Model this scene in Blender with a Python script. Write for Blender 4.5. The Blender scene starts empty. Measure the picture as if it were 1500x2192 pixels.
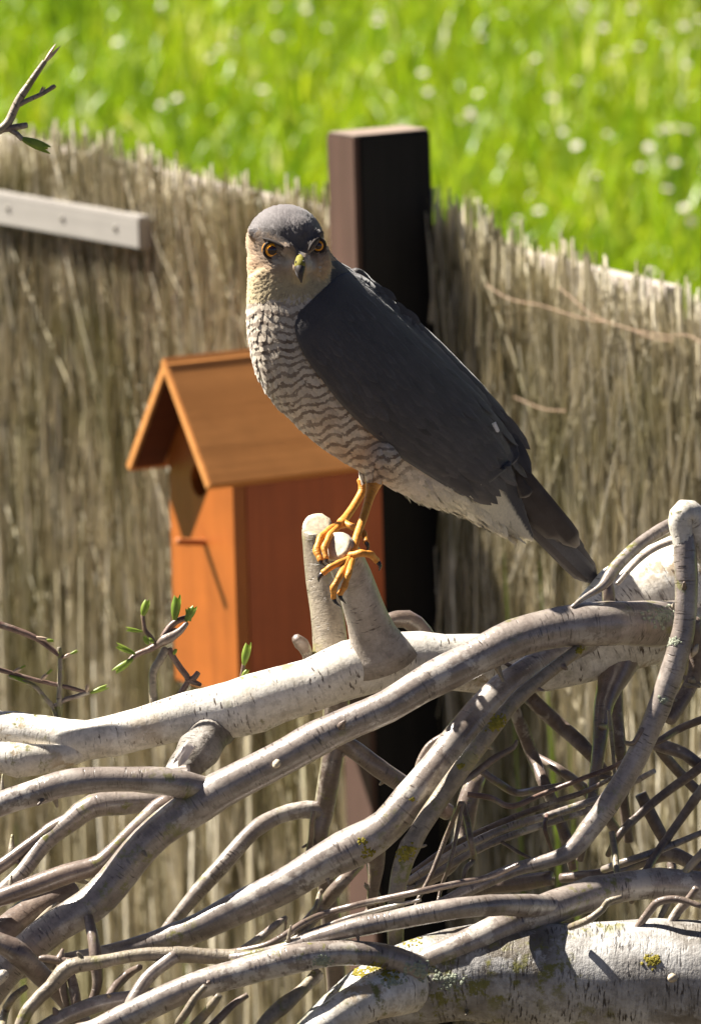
import bpy, bmesh, math, random
import numpy as np
from mathutils import Vector, Matrix, noise

random.seed(7); rng = np.random.default_rng(7)
scn = bpy.context.scene
COL = scn.collection

# ------------------------------------------------------------------ camera, sky, sun, exposure
F = 16119.0                      # focal length in photograph pixels (1500 x 2192)
PITCH, ROLL = math.radians(9.2), math.radians(1.6)
CAM = Vector((0, 0, 2.2))
FWD = Vector((0, math.cos(PITCH), -math.sin(PITCH)))
r0 = Vector((1, 0, 0)); u0 = Vector((0, math.sin(PITCH), math.cos(PITCH)))
RIGHT = r0*math.cos(ROLL) - u0*math.sin(ROLL)
UP = u0*math.cos(ROLL) + r0*math.sin(ROLL)
cam = bpy.data.cameras.new('camera'); camo = bpy.data.objects.new('camera', cam); COL.objects.link(camo)
cam.sensor_fit = 'VERTICAL'; cam.sensor_height = 24; cam.lens = F/2192*24
cam.clip_start = 0.1; cam.clip_end = 2000
cam.dof.use_dof = True; cam.dof.focus_distance = 4.96; cam.dof.aperture_fstop = 12.5
camo.matrix_world = Matrix(((RIGHT.x, UP.x, -FWD.x, CAM.x), (RIGHT.y, UP.y, -FWD.y, CAM.y),
                            (RIGHT.z, UP.z, -FWD.z, CAM.z), (0, 0, 0, 1)))
scn.camera = camo

AX = Vector((math.cos(math.radians(31)), math.sin(math.radians(31)), 0))   # into the fence
BX = Vector((math.sin(math.radians(31)), -math.cos(math.radians(31)), 0))  # along the fence, to the right
SUN_EL = math.radians(52)
sh = (-AX*math.cos(math.radians(51)) - BX*math.sin(math.radians(51)))
TOSUN = Vector((sh.x*math.cos(SUN_EL), sh.y*math.cos(SUN_EL), math.sin(SUN_EL)))

w = bpy.data.worlds.new('World'); scn.world = w; w.use_nodes = True
nt = w.node_tree
sky = nt.nodes.new('ShaderNodeTexSky'); sky.sky_type = 'NISHITA'; sky.sun_disc = False
sky.air_density = .18; sky.dust_density = .6; sky.sun_elevation = SUN_EL; sky.sun_rotation = math.atan2(TOSUN.x, TOSUN.y)
nt.links.new(sky.outputs[0], nt.nodes['Background'].inputs[0])
nt.nodes['Background'].inputs[1].default_value = 0.05
sl = bpy.data.lights.new('sun', 'SUN'); sl.energy = 5.0; sl.angle = math.radians(0.53); sl.color = (1, .95, .86)
so = bpy.data.objects.new('sun', sl); COL.objects.link(so)
so.rotation_euler = TOSUN.to_track_quat('Z', 'Y').to_euler()
vs = scn.view_settings
vs.view_transform = 'Standard'; vs.look = 'None'; vs.exposure = 1.72; vs.gamma = 1; vs.use_curve_mapping = False
scn.cycles.max_bounces = 6

# ------------------------------------------------------------------ pixel helpers
def W(px, py, d):
    px, py, d = float(px), float(py), float(d)
    return CAM + d*(FWD + RIGHT*((px-750)/F) - UP*((py-1096)/F))
def ray(px, py): return (FWD + RIGHT*((px-750)/F) - UP*((py-1096)/F))
def on_plane(px, py, p0, n):
    r = ray(px, py); t = (p0-CAM).dot(n)/r.dot(n); return CAM + r*t

# ------------------------------------------------------------------ object helpers
def link(o, parent=None):
    COL.objects.link(o)
    if parent is not None:
        o.parent = parent
        o.matrix_parent_inverse = parent.matrix_basis.inverted() if parent.parent is None else Matrix()
    return o
def tag(o, label=None, cat=None, group=None, kind=None):
    if label: o['label'] = label
    if cat: o['category'] = cat
    if group: o['group'] = group
    if kind: o['kind'] = kind
    return o
def empty(name, loc, label, cat, group=None):
    o = bpy.data.objects.new(name, None); o.location = loc; o.empty_display_size = .02
    COL.objects.link(o); return tag(o, label, cat, group)
def mesh_obj(name, verts, faces, mat, parent=None, smooth=True, uv=None, attrs=None):
    me = bpy.data.meshes.new(name)
    me.from_pydata([tuple(v) for v in verts], [], faces)
    if uv is not None:
        l = me.uv_layers.new(name='UVMap'); l.data.foreach_set('uv', np.asarray(uv, dtype=np.float32).ravel())
    if attrs:
        for k, (typ, arr) in attrs.items():
            a = me.attributes.new(k, typ, 'POINT')
            a.data.foreach_set('color' if typ == 'FLOAT_COLOR' else 'value', np.asarray(arr, dtype=np.float32).ravel())
    if smooth: me.polygons.foreach_set('use_smooth', [True]*len(me.polygons))
    me.materials.append(mat); me.update()
    o = bpy.data.objects.new(name, me)
    return link(o, parent)

# ------------------------------------------------------------------ materials
class NT:
    def __init__(s, name):
        s.m = bpy.data.materials.new(name); s.m.use_nodes = True
        s.t = s.m.node_tree; s.b = s.t.nodes['Principled BSDF']; s.out = s.t.nodes['Material Output']
    def n(s, typ, **kw):
        nd = s.t.nodes.new(typ)
        for k, v in kw.items(): setattr(nd, k, v)
        return nd
    def l(s, a, b): s.t.links.new(a, b)
    def val(s, sock, v):
        if hasattr(v, 'is_linked') or hasattr(v, 'links'): s.l(v, sock)
        else: sock.default_value = v
    def noise(s, vec, scale, detail=4, rough=.55, dist=0):
        n = s.n('ShaderNodeTexNoise'); n.inputs['Scale'].default_value = scale; n.inputs['Detail'].default_value = detail
        n.inputs['Roughness'].default_value = rough; n.inputs['Distortion'].default_value = dist
        if vec is not None: s.l(vec, n.inputs['Vector'])
        return n.outputs['Fac']
    def mapping(s, vec, scale=(1,1,1), loc=(0,0,0)):
        n = s.n('ShaderNodeMapping'); n.inputs['Scale'].default_value = scale; n.inputs['Location'].default_value = loc
        s.l(vec, n.inputs['Vector']); return n.outputs[0]
    def ramp(s, fac, stops):
        n = s.n('ShaderNodeValToRGB'); e = n.color_ramp.elements
        while len(e) < len(stops): e.new(.5)
        for i, (p, c) in enumerate(stops):
            e[i].position = p; e[i].color = (*c, 1) if not isinstance(c, (int, float)) else (c, c, c, 1)
        s.l(fac, n.inputs[0]); return n.outputs[0]
    def mix(s, fac, a, b, mode='MIX'):
        n = s.n('ShaderNodeMix', data_type='RGBA', blend_type=mode)
        s.val(n.inputs[0], fac)
        for sock, v in ((n.inputs[6], a), (n.inputs[7], b)):
            if isinstance(v, tuple): sock.default_value = (*v, 1) if len(v) == 3 else v
            else: s.l(v, sock)
        return n.outputs[2]
    def math(s, op, a, b=0.0, c=None):
        n = s.n('ShaderNodeMath', operation=op); s.val(n.inputs[0], a); s.val(n.inputs[1], b)
        if c is not None: s.val(n.inputs[2], c)
        return n.outputs[0]
    def attr(s, name):
        return s.n('ShaderNodeAttribute', attribute_name=name)
    def bump(s, h, strength, dist):
        n = s.n('ShaderNodeBump'); n.inputs['Strength'].default_value = strength; n.inputs['Distance'].default_value = dist
        s.l(h, n.inputs['Height']); s.l(n.outputs[0], s.b.inputs['Normal'])
    def base(s, c):
        if isinstance(c, tuple): s.b.inputs['Base Color'].default_value = (*c, 1)
        else: s.l(c, s.b.inputs['Base Color'])
    def rough(s, r, spec=.5):
        s.val(s.b.inputs['Roughness'], r); s.b.inputs['Specular IOR Level'].default_value = spec

def bark(name, c0, c1, mark, mark_amt, patch, patch_amt, rough=.42, spec=.5, bump=.5, moss=0.0):
    s = NT(name)
    uv = s.n('ShaderNodeUVMap', uv_map='UVMap').outputs[0]
    geo = s.n('ShaderNodeNewGeometry').outputs['Position']
    big = s.noise(geo, 34, 4, .6)
    col = s.ramp(big, [(.32, c0), (.68, c1)])
    fine = s.noise(geo, 420, 3, .65)
    med = s.noise(geo, 130, 4, .7); col = s.mix(s.ramp(med, [(.38, .45), (.52, 0.0)]), col, tuple(x*.5 for x in c0)); col = s.mix(s.ramp(med, [(.60, 0.0), (.76, .3)]), col, tuple(min(.8, x*1.25) for x in c1))
    col = s.mix(s.ramp(fine, [(.35, .0), (.75, .35)]), col, tuple(x*.55 for x in c0))
    # transverse rings / lenticels : stretched round the limb
    ring = s.noise(s.mapping(uv, (34, 420, 1)), 1.0, 3, .6, .3)
    col = s.mix(s.ramp(ring, [(.54, 0.0), (.78, .30)]), col, tuple(x*.5 for x in mark))
    lent = s.noise(s.mapping(uv, (120, 560, 1)), 1.0, 2, .5)
    lm = s.ramp(lent, [(.64-.08*mark_amt, 0.0), (.70-.06*mark_amt, 1.0)])
    gate = s.ramp(s.noise(geo, 55, 3), [(.42, 0.0), (.60, 1.0)])
    lm2 = s.math('MULTIPLY', lm, gate)
    col = s.mix(lm2, col, mark)
    pt = s.ramp(s.noise(geo, 48, 5, .7), [(.60-.12*patch_amt, 0.0), (.66-.12*patch_amt, 1.0)])
    ptf = s.math('MULTIPLY', pt, s.ramp(s.noise(geo, 14, 2), [(.45, 0.0), (.6, .85)]))
    col = s.mix(ptf, col, patch)
    if moss:
        mm = s.ramp(s.noise(geo, 90, 5, .7), [(.60-.1*moss, 0.0), (.68-.1*moss, 1.0)])
        mg = s.ramp(s.noise(geo, 11, 2), [(.50, 0.0), (.60, 1.0)])
        col = s.mix(s.math('MULTIPLY', mm, mg), col, (.17, .16, .04))
    s.base(col); s.rough(s.math('ADD', s.math('MULTIPLY', fine, .16), rough-.08), spec)
    h = s.math('ADD', s.math('MULTIPLY', fine, .6), s.math('ADD', s.math('MULTIPLY', ring, .28), s.math('MULTIPLY', lm2, -.6)))
    s.bump(h, bump, .0012)
    return s.m
M = {}
M['birch'] = bark('birch_bark_pale', (.60, .54, .45), (.84, .80, .73), (.08, .055, .04), .8, (.32, .22, .11), .6, .36, .6, .4, .35)
M['trunk'] = bark('birch_bark_white', (.28, .255, .23), (.58, .56, .53), (.05, .04, .035), 1.2, (.12, .095, .065), 1.35, .5, .4, .8, .8)
M['grey'] = bark('branch_bark_grey', (.20, .158, .13), (.39, .33, .285), (.06, .042, .03), .9, (.52, .47, .41), .75, .30, 1.0, .28, .45)
M['brown'] = bark('branch_bark_brown', (.14, .10, .078), (.24, .18, .145), (.05, .035, .03), .4, (.33, .28, .23), .35, .30, .9, .25, .3)
M['mossy'] = bark('branch_bark_mossy', (.21, .17, .12), (.36, .30, .225), (.08, .06, .04), .4, (.26, .23, .09), .45, .45, .5, .7, .7)
M['twig'] = bark('twig_bark', (.13, .09, .07), (.25, .19, .15), (.06, .04, .03), .3, (.36, .32, .26), .5, .4, .6, .5, .2)
M['redtwig'] = bark('shoot_bark', (.13, .07, .055), (.24, .16, .12), (.06, .04, .03), .3, (.30, .26, .20), .4, .4, .5, .4, 0)
M['cut'] = None
M['scar'] = bark('scarred_bark', (.11, .09, .07), (.36, .32, .28), (.05, .04, .03), .6, (.50, .47, .43), .8, .55, .4, .9, .5)
M['stub'] = bark('stub_bark', (.30, .25, .20), (.46, .40, .34), (.10, .07, .05), .4, (.24, .20, .12), .5, .42, .5, .5, .4)

def simple(name, col, rough=.6, spec=.4, nscale=60, var=.25, bump=0.0):
    s = NT(name); geo = s.n('ShaderNodeNewGeometry').outputs['Position']
    f = s.noise(geo, nscale, 4, .6)
    s.base(s.ramp(f, [(.3, tuple(c*(1-var) for c in col)), (.7, tuple(min(1, c*(1+var)) for c in col))]))
    s.rough(rough, spec)
    if bump: s.bump(f, bump, .001)
    return s.m
M['cut'] = simple('cut_wood', (.52, .43, .31), .6, .3, 260, .3, .4)
M['paperbark'] = simple('peeling_bark', (.66, .58, .52), .5, .4, 120, .15, .3)
M['moss'] = simple('yellow_moss', (.24, .20, .035), .9, .1, 300, .4)
M['lichen'] = simple('grey_lichen', (.30, .32, .24), .9, .1, 300, .3)

def wood(name, c0, c1, axis, rough=.55, spec=.35, blotch=.3, ring=70):
    s = NT(name); oc = s.n('ShaderNodeTexCoord').outputs['Object']
    sc = [ring, ring, ring]; sc[axis] = ring*.05
    g = s.noise(s.mapping(oc, tuple(sc)), 1.0, 5, .6, .6)
    b = s.noise(oc, 16, 3, .6)
    col = s.ramp(g, [(.3, c0), (.7, c1)])
    col = s.mix(s.math('MULTIPLY', s.ramp(b, [(.4, 0.0), (.7, 1.0)]), blotch), col, tuple(x*.6 for x in c0))
    s.base(col); s.rough(rough, spec); s.bump(g, .35, .0008)
    return s.m

# ------------------------------------------------------------------ tubes
def catmull(P, n):
    P = [np.asarray(p, float) for p in P]
    Q = [2*P[0]-P[1]] + P + [2*P[-1]-P[-2]]
    out = []
    for i in range(1, len(Q)-2):
        a, b, c, d = Q[i-1], Q[i], Q[i+1], Q[i+2]
        k = n[i-1] if isinstance(n, list) else n
        for j in range(k):
            t = j/k
            out.append(.5*((2*b) + (c-a)*t + (2*a-5*b+4*c-d)*t*t + (3*b-a-3*c+d)*t**3))
    out.append(P[-1]); return out
def tube_world(pts, nseg=14, rough=.035, cap='round', seed=0, stepf=.9, knots=True):
    """pts: list of (x,y,z,r) in metres -> verts, faces, uvs"""
    cnt = []
    for a, b in zip(pts[:-1], pts[1:]):
        L = math.dist(a[:3], b[:3]); cnt.append(max(2, min(40, int(L/(max(.0025, stepf*.5*(a[3]+b[3])))))))
    S = catmull(pts, cnt)
    pos = [Vector(p[:3]) for p in S]; rad = [max(.0002, p[3]) for p in S]
    n = len(pos)
    if knots and rough > .025:
        kr = random.Random(seed*7+1); a_ = [0.0]
        for i in range(1, n): a_.append(a_[-1]+(pos[i]-pos[i-1]).length)
        q_ = kr.uniform(.02, .08)
        while q_ < a_[-1]:
            i0 = min(range(n), key=lambda i: abs(a_[i]-q_)); amp = kr.uniform(.03, .11); wdt = rad[i0]*kr.uniform(.5, 1.1)
            for i in range(n): rad[i] *= 1 + amp*math.exp(-((a_[i]-q_)/wdt)**2)
            q_ += kr.uniform(.04, .13)
    tan = [(pos[min(i+1, n-1)]-pos[max(i-1, 0)]).normalized() for i in range(n)]
    ref = FWD.copy()
    if abs(ref.dot(tan[0])) > .9: ref = UP.copy()
    U = (ref - tan[0]*ref.dot(tan[0])).normalized()
    verts, faces, uvv = [], [], []
    arc = 0; rings = []
    seq = []
    if cap == 'round':
        for q in (.15, .55, .85): seq.append((0, q, -1))
    for i in range(n): seq.append((i, 1, 0))
    if cap == 'round':
        for q in (.85, .55, .15): seq.append((n-1, q, 1))
    if cap == 'flat':
        seq.append((n-1, .93, .25))
    off = seed*13.7
    prev = None; Us = []
    for i in range(n):
        U = (U - tan[i]*U.dot(tan[i])).normalized(); Us.append(U.copy())
    arcs = [0.0]
    for i in range(1, n): arcs.append(arcs[-1]+(pos[i]-pos[i-1]).length)
    for (i, q, e) in seq:
        t, u = tan[i], Us[i]; v = t.cross(u)
        c = pos[i] + t*(e*rad[i]*.45*math.sqrt(max(0, 1-q*q)))
        ring = []
        for j in range(nseg):
            th = 2*math.pi*j/nseg
            d = u*math.cos(th)+v*math.sin(th)
            p = c + d*rad[i]*q
            if rough:
                s1 = noise.noise(p*28 + Vector((off, 0, 0)))
                s2 = noise.noise(p*110 + Vector((0, off, 0)))
                p = c + d*rad[i]*q*(1 + rough*(1.6*s1 + .8*s2))
            ring.append(len(verts)); verts.append(p)
            uvv.append((th*rad[i], arcs[i] + e*(1-q)*rad[i]))
        rings.append(ring)
    uvs = []
    rm = sum(rad)/len(rad)
    for a, b in zip(rings[:-1], rings[1:]):
        for j in range(nseg):
            k = (j+1) % nseg
            faces.append((a[j], a[k], b[k], b[j]))
            ra, rb = uvv[a[j]], uvv[b[j]]
            x0, x1 = 2*math.pi*j/nseg*rm, 2*math.pi*(j+1)/nseg*rm
            uvs += [(x0, ra[1]), (x1, ra[1]), (x1, rb[1]), (x0, rb[1])]
    for ring, rev in ((rings[0], True), (rings[-1], False)):
        f = list(ring);
        if rev: f.reverse()
        faces.append(tuple(f)); uvs += [uvv[i] for i in f]
    return verts, faces, uvs
_seed = [0]
PILE = [.0]           # how obliquely a limb lies: its right end farther away
def pile(x, d): return d + PILE[0]*(x-760)*d/F
def limb(name, pts, mat, parent, nseg=14, rough=.035, cap='round', label=None):
    """pts: (px, py, depth, radius px)"""
    _seed[0] += 1
    P = []
    for (x, y, d, r) in pts:
        v = W(x, y, pile(x, d)); P.append((v.x, v.y, v.z, r*d/F))
    v, f, u = tube_world(P, nseg, rough, cap, _seed[0])
    o = mesh_obj(name, v, f, mat, parent, True, u)
    if label: o['label'] = label
    return o
def limb_w(name, P, mat, parent, nseg=10, rough=.03, cap='round'):
    _seed[0] += 1
    v, f, u = tube_world(P, nseg, rough, cap, _seed[0])
    return mesh_obj(name, v, f, mat, parent, True, u)
def box_obj(name, c, ex, ey, ez, mat, parent=None, bevel=.001, axes=None):
    """box with half extents along axes"""
    ax = axes or (Vector((1,0,0)), Vector((0,1,0)), Vector((0,0,1)))
    bm = bmesh.new(); bmesh.ops.create_cube(bm, size=2)
    for v in bm.verts: v.co = Vector((v.co.x*ex, v.co.y*ey, v.co.z*ez))
    if bevel: bmesh.ops.bevel(bm, geom=list(bm.edges), offset=bevel, segments=2, affect='EDGES', clamp_overlap=True)
    me = bpy.data.meshes.new(name); bm.to_mesh(me); bm.free(); me.materials.append(mat)
    o = bpy.data.objects.new(name, me)
    R = Matrix((ax[0], ax[1], ax[2])).transposed().to_4x4()
    o.matrix_world = Matrix.Translation(c) @ R
    COL.objects.link(o)
    if parent is not None:
        o.parent = parent; bpy.context.view_layer.update()
        o.matrix_parent_inverse = parent.matrix_world.inverted()
    return o

# ------------------------------------------------------------------ the ground and the grassy bank
def ground_z(x, y): return .08*min(max(0, y-8.6), 60)
xs = [-900, -300, -100, -40, -15] + [i*.8 for i in range(-10, 11)] + [15, 40, 100, 300, 900]
ys = [-300, -80, -20, -5, 0, 2, 4, 6, 7.5, 8.6] + [9+i*.7 for i in range(30)] + [35, 50, 68.6, 75, 150, 400, 1200]
gv = [(x, y, ground_z(x, y)) for y in ys for x in xs]
nx = len(xs)
gf = [(j*nx+i, j*nx+i+1, (j+1)*nx+i+1, (j+1)*nx+i) for j in range(len(ys)-1) for i in range(nx-1)]
s = NT('meadow_soil'); geo = s.n('ShaderNodeNewGeometry').outputs['Position']
s.base(s.mix(s.ramp(s.noise(geo, 3, 4), [(.35, 0.0), (.65, 1.0)]), s.ramp(s.noise(geo, 25, 4), [(.3, (.05, .10, .012)), (.7, (.09, .17, .02))]), (.10, .15, .02)))
sep = s.n('ShaderNodeSeparateXYZ'); s.l(geo, sep.inputs[0])
front = s.ramp(s.math('ADD', s.math('MULTIPLY', sep.outputs[1], .1), s.math('MULTIPLY', s.noise(geo, 2, 3), .04)), [(.86, 0.0), (.92, 1.0)])
soil = s.ramp(s.noise(geo, 12, 5), [(.3, (.045, .038, .026)), (.7, (.085, .07, .045))])
s.base(s.mix(front, soil, s.ramp(s.noise(geo, 25, 4), [(.3, (.10, .16, .012)), (.7, (.16, .22, .02))])))
s.rough(.9, .2)
tag(mesh_obj('ground', gv, gf, s.m, None, True), kind='structure')

def grass_mat(name, c_dark, c_mid, c_light, rough=.38):
    s = NT(name); a = s.attr('rnd').outputs['Fac']
    col = s.ramp(a, [(0, c_dark), (.5, c_mid), (.92, c_light), (.975, (.42, .40, .08)), (1.0, (.80, .76, .55))])  # palest stops paint sun glints on the blades
    s.base(col); s.rough(rough, .5)
    tr = s.n('ShaderNodeBsdfTranslucent'); s.l(s.mix(1.0, col, (1.0, 1.0, .5), 'MULTIPLY'), tr.inputs[0])
    mx = s.n('ShaderNodeMixShader'); mx.inputs[0].default_value = .42
    s.l(s.b.outputs[0], mx.inputs[1]); s.l(tr.outputs[0], mx.inputs[2]); s.l(mx.outputs[0], s.out.inputs[0])
    return s.m
M['grass'] = grass_mat('grass_blade', (.11, .225, .012), (.28, .395, .016), (.44, .48, .034))

def blades(name, X, Y, Z, hgt, wid, mat, lean=.45):
    n = len(X)
    ang = rng.uniform(0, 2*np.pi, n); le = np.abs(rng.normal(0, lean, n))+.05
    la = rng.uniform(0, 2*np.pi, n)
    wx, wy = np.cos(ang)*wid/2, np.sin(ang)*wid/2
    lx, ly = np.cos(la)*le*hgt, np.sin(la)*le*hgt
    V = np.zeros((n, 7, 3)); R = np.zeros((n, 7))
    for k, (t, ww) in enumerate(((0, .8), (.4, 1.0), (.75, .75))):
        bend = t*t
        for sgn, idx in ((-1, 2*k), (1, 2*k+1)):
            V[:, idx, 0] = X + lx*bend + sgn*wx*ww; V[:, idx, 1] = Y + ly*bend + sgn*wy*ww
            V[:, idx, 2] = Z + hgt*(t - .35*le*bend)
    V[:, 6, 0] = X+lx; V[:, 6, 1] = Y+ly; V[:, 6, 2] = Z+hgt*np.maximum(.25, 1-.45*le)
    patch = np.array([noise.noise(Vector((x*2.6, y*1.1, 3))) for x, y in zip(X, Y)])
    R[:] = np.clip(.45 + .45*patch + rng.normal(0, .22, n), 0, 1)[:, None]
    R[GLINT] = 1.0
    base = (np.arange(n)*7)[:, None, None]
    quads = np.array([[0, 1, 3, 2], [2, 3, 5, 4]])[None] + base
    tris = np.array([[4, 5, 6]])[None] + base
    me = bpy.data.meshes.new(name)
    me.vertices.add(n*7); me.vertices.foreach_set('co', V.astype(np.float32).ravel())
    loops = np.concatenate([quads.reshape(n, 8), tris.reshape(n, 3)], 1).ravel()
    me.loops.add(len(loops)); me.loops.foreach_set('vertex_index', loops.astype(np.int32))
    starts = (np.arange(n)*11)[:, None] + np.array([0, 4, 8])[None]
    me.polygons.add(n*3); me.polygons.foreach_set('loop_start', starts.ravel().astype(np.int32))
    me.polygons.foreach_set('use_smooth', np.ones(n*3, dtype=bool))
    at = me.attributes.new('rnd', 'FLOAT', 'POINT'); at.data.foreach_set('value', R.astype(np.float32).ravel())
    me.materials.append(mat); me.update(calc_edges=True); me.validate()
    o = bpy.data.objects.new(name, me); COL.objects.link(o); return o
n1, n2 = 52000, 60000
gx = np.concatenate([rng.uniform(-1.25, 1.25, n1), rng.uniform(-4.5, 4.5, n2)])
gy = np.concatenate([rng.uniform(12.0, 18.6, n1), rng.uniform(9.2, 25, n2)])
gz = .08*np.maximum(0, gy-8.6)
hg = rng.uniform(.07, .19, n1+n2); wd = rng.uniform(.004, .011, n1+n2)
GLINT = rng.random(n1+n2) < .006; wd[GLINT] *= 1.5  # a few wider blades, pale to stand in for sun glints
tag(blades('grass', gx, gy, gz-.005, hg, wd, M['grass']), 'bright green sunlit grass covering the bank behind the fence', 'grass', kind='stuff')

# daisies in the grass
M['petal'] = simple('daisy_petal', (.66, .60, .57), .5, .4, 200, .08)
M['daisy_eye'] = simple('daisy_centre', (.62, .36, .10), .7, .2, 300, .2)
M['stem'] = simple('flower_stem', (.12, .22, .04), .6, .3, 90, .2)
def daisy_meshes():
    v, f = [], []
    for k in range(13):
        a = 2*math.pi*k/13; ca, sa = math.cos(a), math.sin(a); b = len(v)
        for rr, ww, zz in ((.003, .0012, 0), (.008, .0023, .0012), (.0115, .0015, .0005)):
            for sg in (-1, 1): v.append((ca*rr-sa*ww*sg, sa*rr+ca*ww*sg, zz + .0004*(k % 2)))
        f += [(b, b+1, b+3, b+2), (b+2, b+3, b+5, b+4)]
    cv, cf = [(0, 0, .0035)], []
    for r_, z_ in ((.0028, .0028), (.0042, .0006), (.004, -.001)):
        for k in range(8): cv.append((r_*math.cos(k*math.pi/4), r_*math.sin(k*math.pi/4), z_))
    for k in range(8):
        q = (k+1) % 8
        cf += [(0, 1+k, 1+q), (1+k, 9+k, 9+q, 1+q), (9+k, 17+k, 17+q, 9+q)]
    sv, sf, _ = tube_world([(0, 0, -.15, .0013), (.004, 0, -.08, .0012), (0, 0, 0, .0012)], 5, 0, None)
    return (v, f), (cv, cf), (sv, sf)
DM = daisy_meshes()
meshes = []
for (vv, ff), nm, mt in zip(DM, ('petals', 'flower_centre', 'stem'), ('petal', 'daisy_eye', 'stem')):
    o = mesh_obj(nm, vv, ff, M[mt]); meshes.append(o.data); bpy.data.objects.remove(o)
daisy_px = [(345,12),(590,15),(502,70),(595,78),(562,192),(450,125),(378,210),(345,225),(470,105),(812,34),(808,48),(831,122),(904,156),(916,197),
  (985,258),(1023,200),(1031,80),(1145,125),(1303,128),(1318,110),(1367,100),(1415,72),(1463,56),(1492,92),(1468,139),(1236,173),(1299,286),(1233,312),
  (1276,375),(1444,349),(1426,404),(1369,357),(1388,315),(1463,445),(1479,475),(1153,451),(1108,469),(1100,482),(1393,581),(1249,14),(1236,28),(1204,283),
  (1430,275),(1448,272),(1412,280),(1468,277),(1440,345),(1496,40),(700,60),(655,20),(250,90),(1075,30),(1290,60),(1352,20),(1180,210),(1005,240),(1010,250)]
for (px, py) in daisy_px:
    r_ = ray(px, py); lo, hi = 9.0, 40.0
    for _ in range(40):
        mid = .5*(lo+hi); p = CAM+r_*mid
        if p.z > ground_z(p.x, p.y)+.155: lo = mid
        else: hi = mid
    p = CAM + r_*lo
    root = empty('daisy', (p.x, p.y, p.z-.15), 'small white daisy with tawny centre standing in the bright green grass', 'daisy', 'daisies in the grass bank')
    sc = random.uniform(.5, .8)
    tilt = Matrix.Rotation(random.uniform(.2, .9), 4, 'X') @ Matrix.Rotation(random.uniform(0, 6.28), 4, 'Z')
    for me, nm in zip(meshes, ('petals', 'flower_centre', 'stem')):
        o = bpy.data.objects.new(nm, me); COL.objects.link(o); o.parent = root
        o.matrix_local = Matrix.Translation((0, 0, .15)) @ ((Matrix.Rotation(random.uniform(-.7, .7), 4, 'Z') @ tilt @ Matrix.Scale(sc, 4)) if nm != 'stem' else Matrix())

# ------------------------------------------------------------------ birdhouse and post
DH = 7.0; U_ = DH/F
RID = W(350, 765, DH)                      # front end of the ridge
Z = Vector((0, 0, 1))
def HP(a, b, z): return RID + AX*(a*U_) + BX*(b*U_) + Z*(z*U_)
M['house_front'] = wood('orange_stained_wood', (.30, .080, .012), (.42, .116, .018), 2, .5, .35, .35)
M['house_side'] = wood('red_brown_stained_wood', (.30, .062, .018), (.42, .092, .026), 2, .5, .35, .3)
M['house_roof'] = wood('tan_roof_wood', (.48, .195, .056), (.64, .27, .082), 0, .42, .45, .35, 55)
M['roof_shade'] = wood('roof_shade_wood', (.10, .03, .014), (.14, .042, .018), 0, .7, .2, .2)  # shade below the roof overhang, put into the wood colour
M['perchwood'] = wood('perch_wood', (.40, .13, .035), (.48, .17, .05), 0)
M['hole'] = simple('nest_hole_dark', (.05, .03, .02), .9, .1)
LT, OV, HW, DROP, BH, HB = 455, 82, 183, 256, 136, 730
house = empty('birdhouse', HP(OV+100, 0, -HB), 'orange-stained wooden birdhouse with steep gabled roof fixed to the black post', 'birdhouse')
def panel(name, quad_front, thick_vec, mat, parent=house, bevel=.0012):
    """prism: polygon (world points) extruded by vector; origin kept at world zero but object axes aligned with house"""
    R = Matrix((AX, BX, Z)).transposed().to_4x4()
    c = sum(quad_front, Vector())/len(quad_front)
    Mi = (Matrix.Translation(c) @ R).inverted()
    bm = bmesh.new()
    A = [bm.verts.new(Mi @ p) for p in quad_front]; B = [bm.verts.new(Mi @ (p+thick_vec)) for p in quad_front]
    bm.faces.new(A); bm.faces.new(list(reversed(B)))
    for i in range(len(A)):
        j = (i+1) % len(A); bm.faces.new((A[j], A[i], B[i], B[j]))
    bmesh.ops.recalc_face_normals(bm, faces=bm.faces)
    if bevel: bmesh.ops.bevel(bm, geom=list(bm.edges), offset=bevel, segments=2, affect='EDGES', clamp_overlap=True)
    me = bpy.data.meshes.new(name); bm.to_mesh(me); bm.free(); me.materials.append(mat)
    o = bpy.data.objects.new(name, me); COL.objects.link(o)
    o.matrix_world = Matrix.Translation(c) @ R
    if parent is not None:
        o.parent = parent; bpy.context.view_layer.update(); o.matrix_parent_inverse = parent.matrix_world.inverted()
    return o
slope = DROP/HW; TH = 22
ln = math.hypot(HW, DROP)
for sg, nm in ((1, 'roof_panel'), (-1, 'roof_panel')):
    nrm = (BX*(sg*DROP/ln) + Z*(HW/ln))
    a0 = 0 if sg > 0 else 1.0
    q = [HP(a0, 0 if sg > 0 else -3, 0 if sg > 0 else -4), HP(LT-4, 0 if sg > 0 else -3, 0 if sg > 0 else -4), HP(LT-4, sg*HW, -DROP), HP(a0, sg*HW, -DROP)]
    panel(nm, q, nrm*(-TH*U_), M['house_roof'])
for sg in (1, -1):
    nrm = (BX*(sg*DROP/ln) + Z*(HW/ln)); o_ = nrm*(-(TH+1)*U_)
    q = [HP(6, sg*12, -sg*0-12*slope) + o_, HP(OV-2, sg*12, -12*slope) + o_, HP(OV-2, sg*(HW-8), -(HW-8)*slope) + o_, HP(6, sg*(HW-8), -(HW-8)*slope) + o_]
    panel('roof_shade_sheet', q, nrm*(-4*U_), M['roof_shade'])  # added dark sheet: paints the shade on the underside of each roof panel
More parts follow.
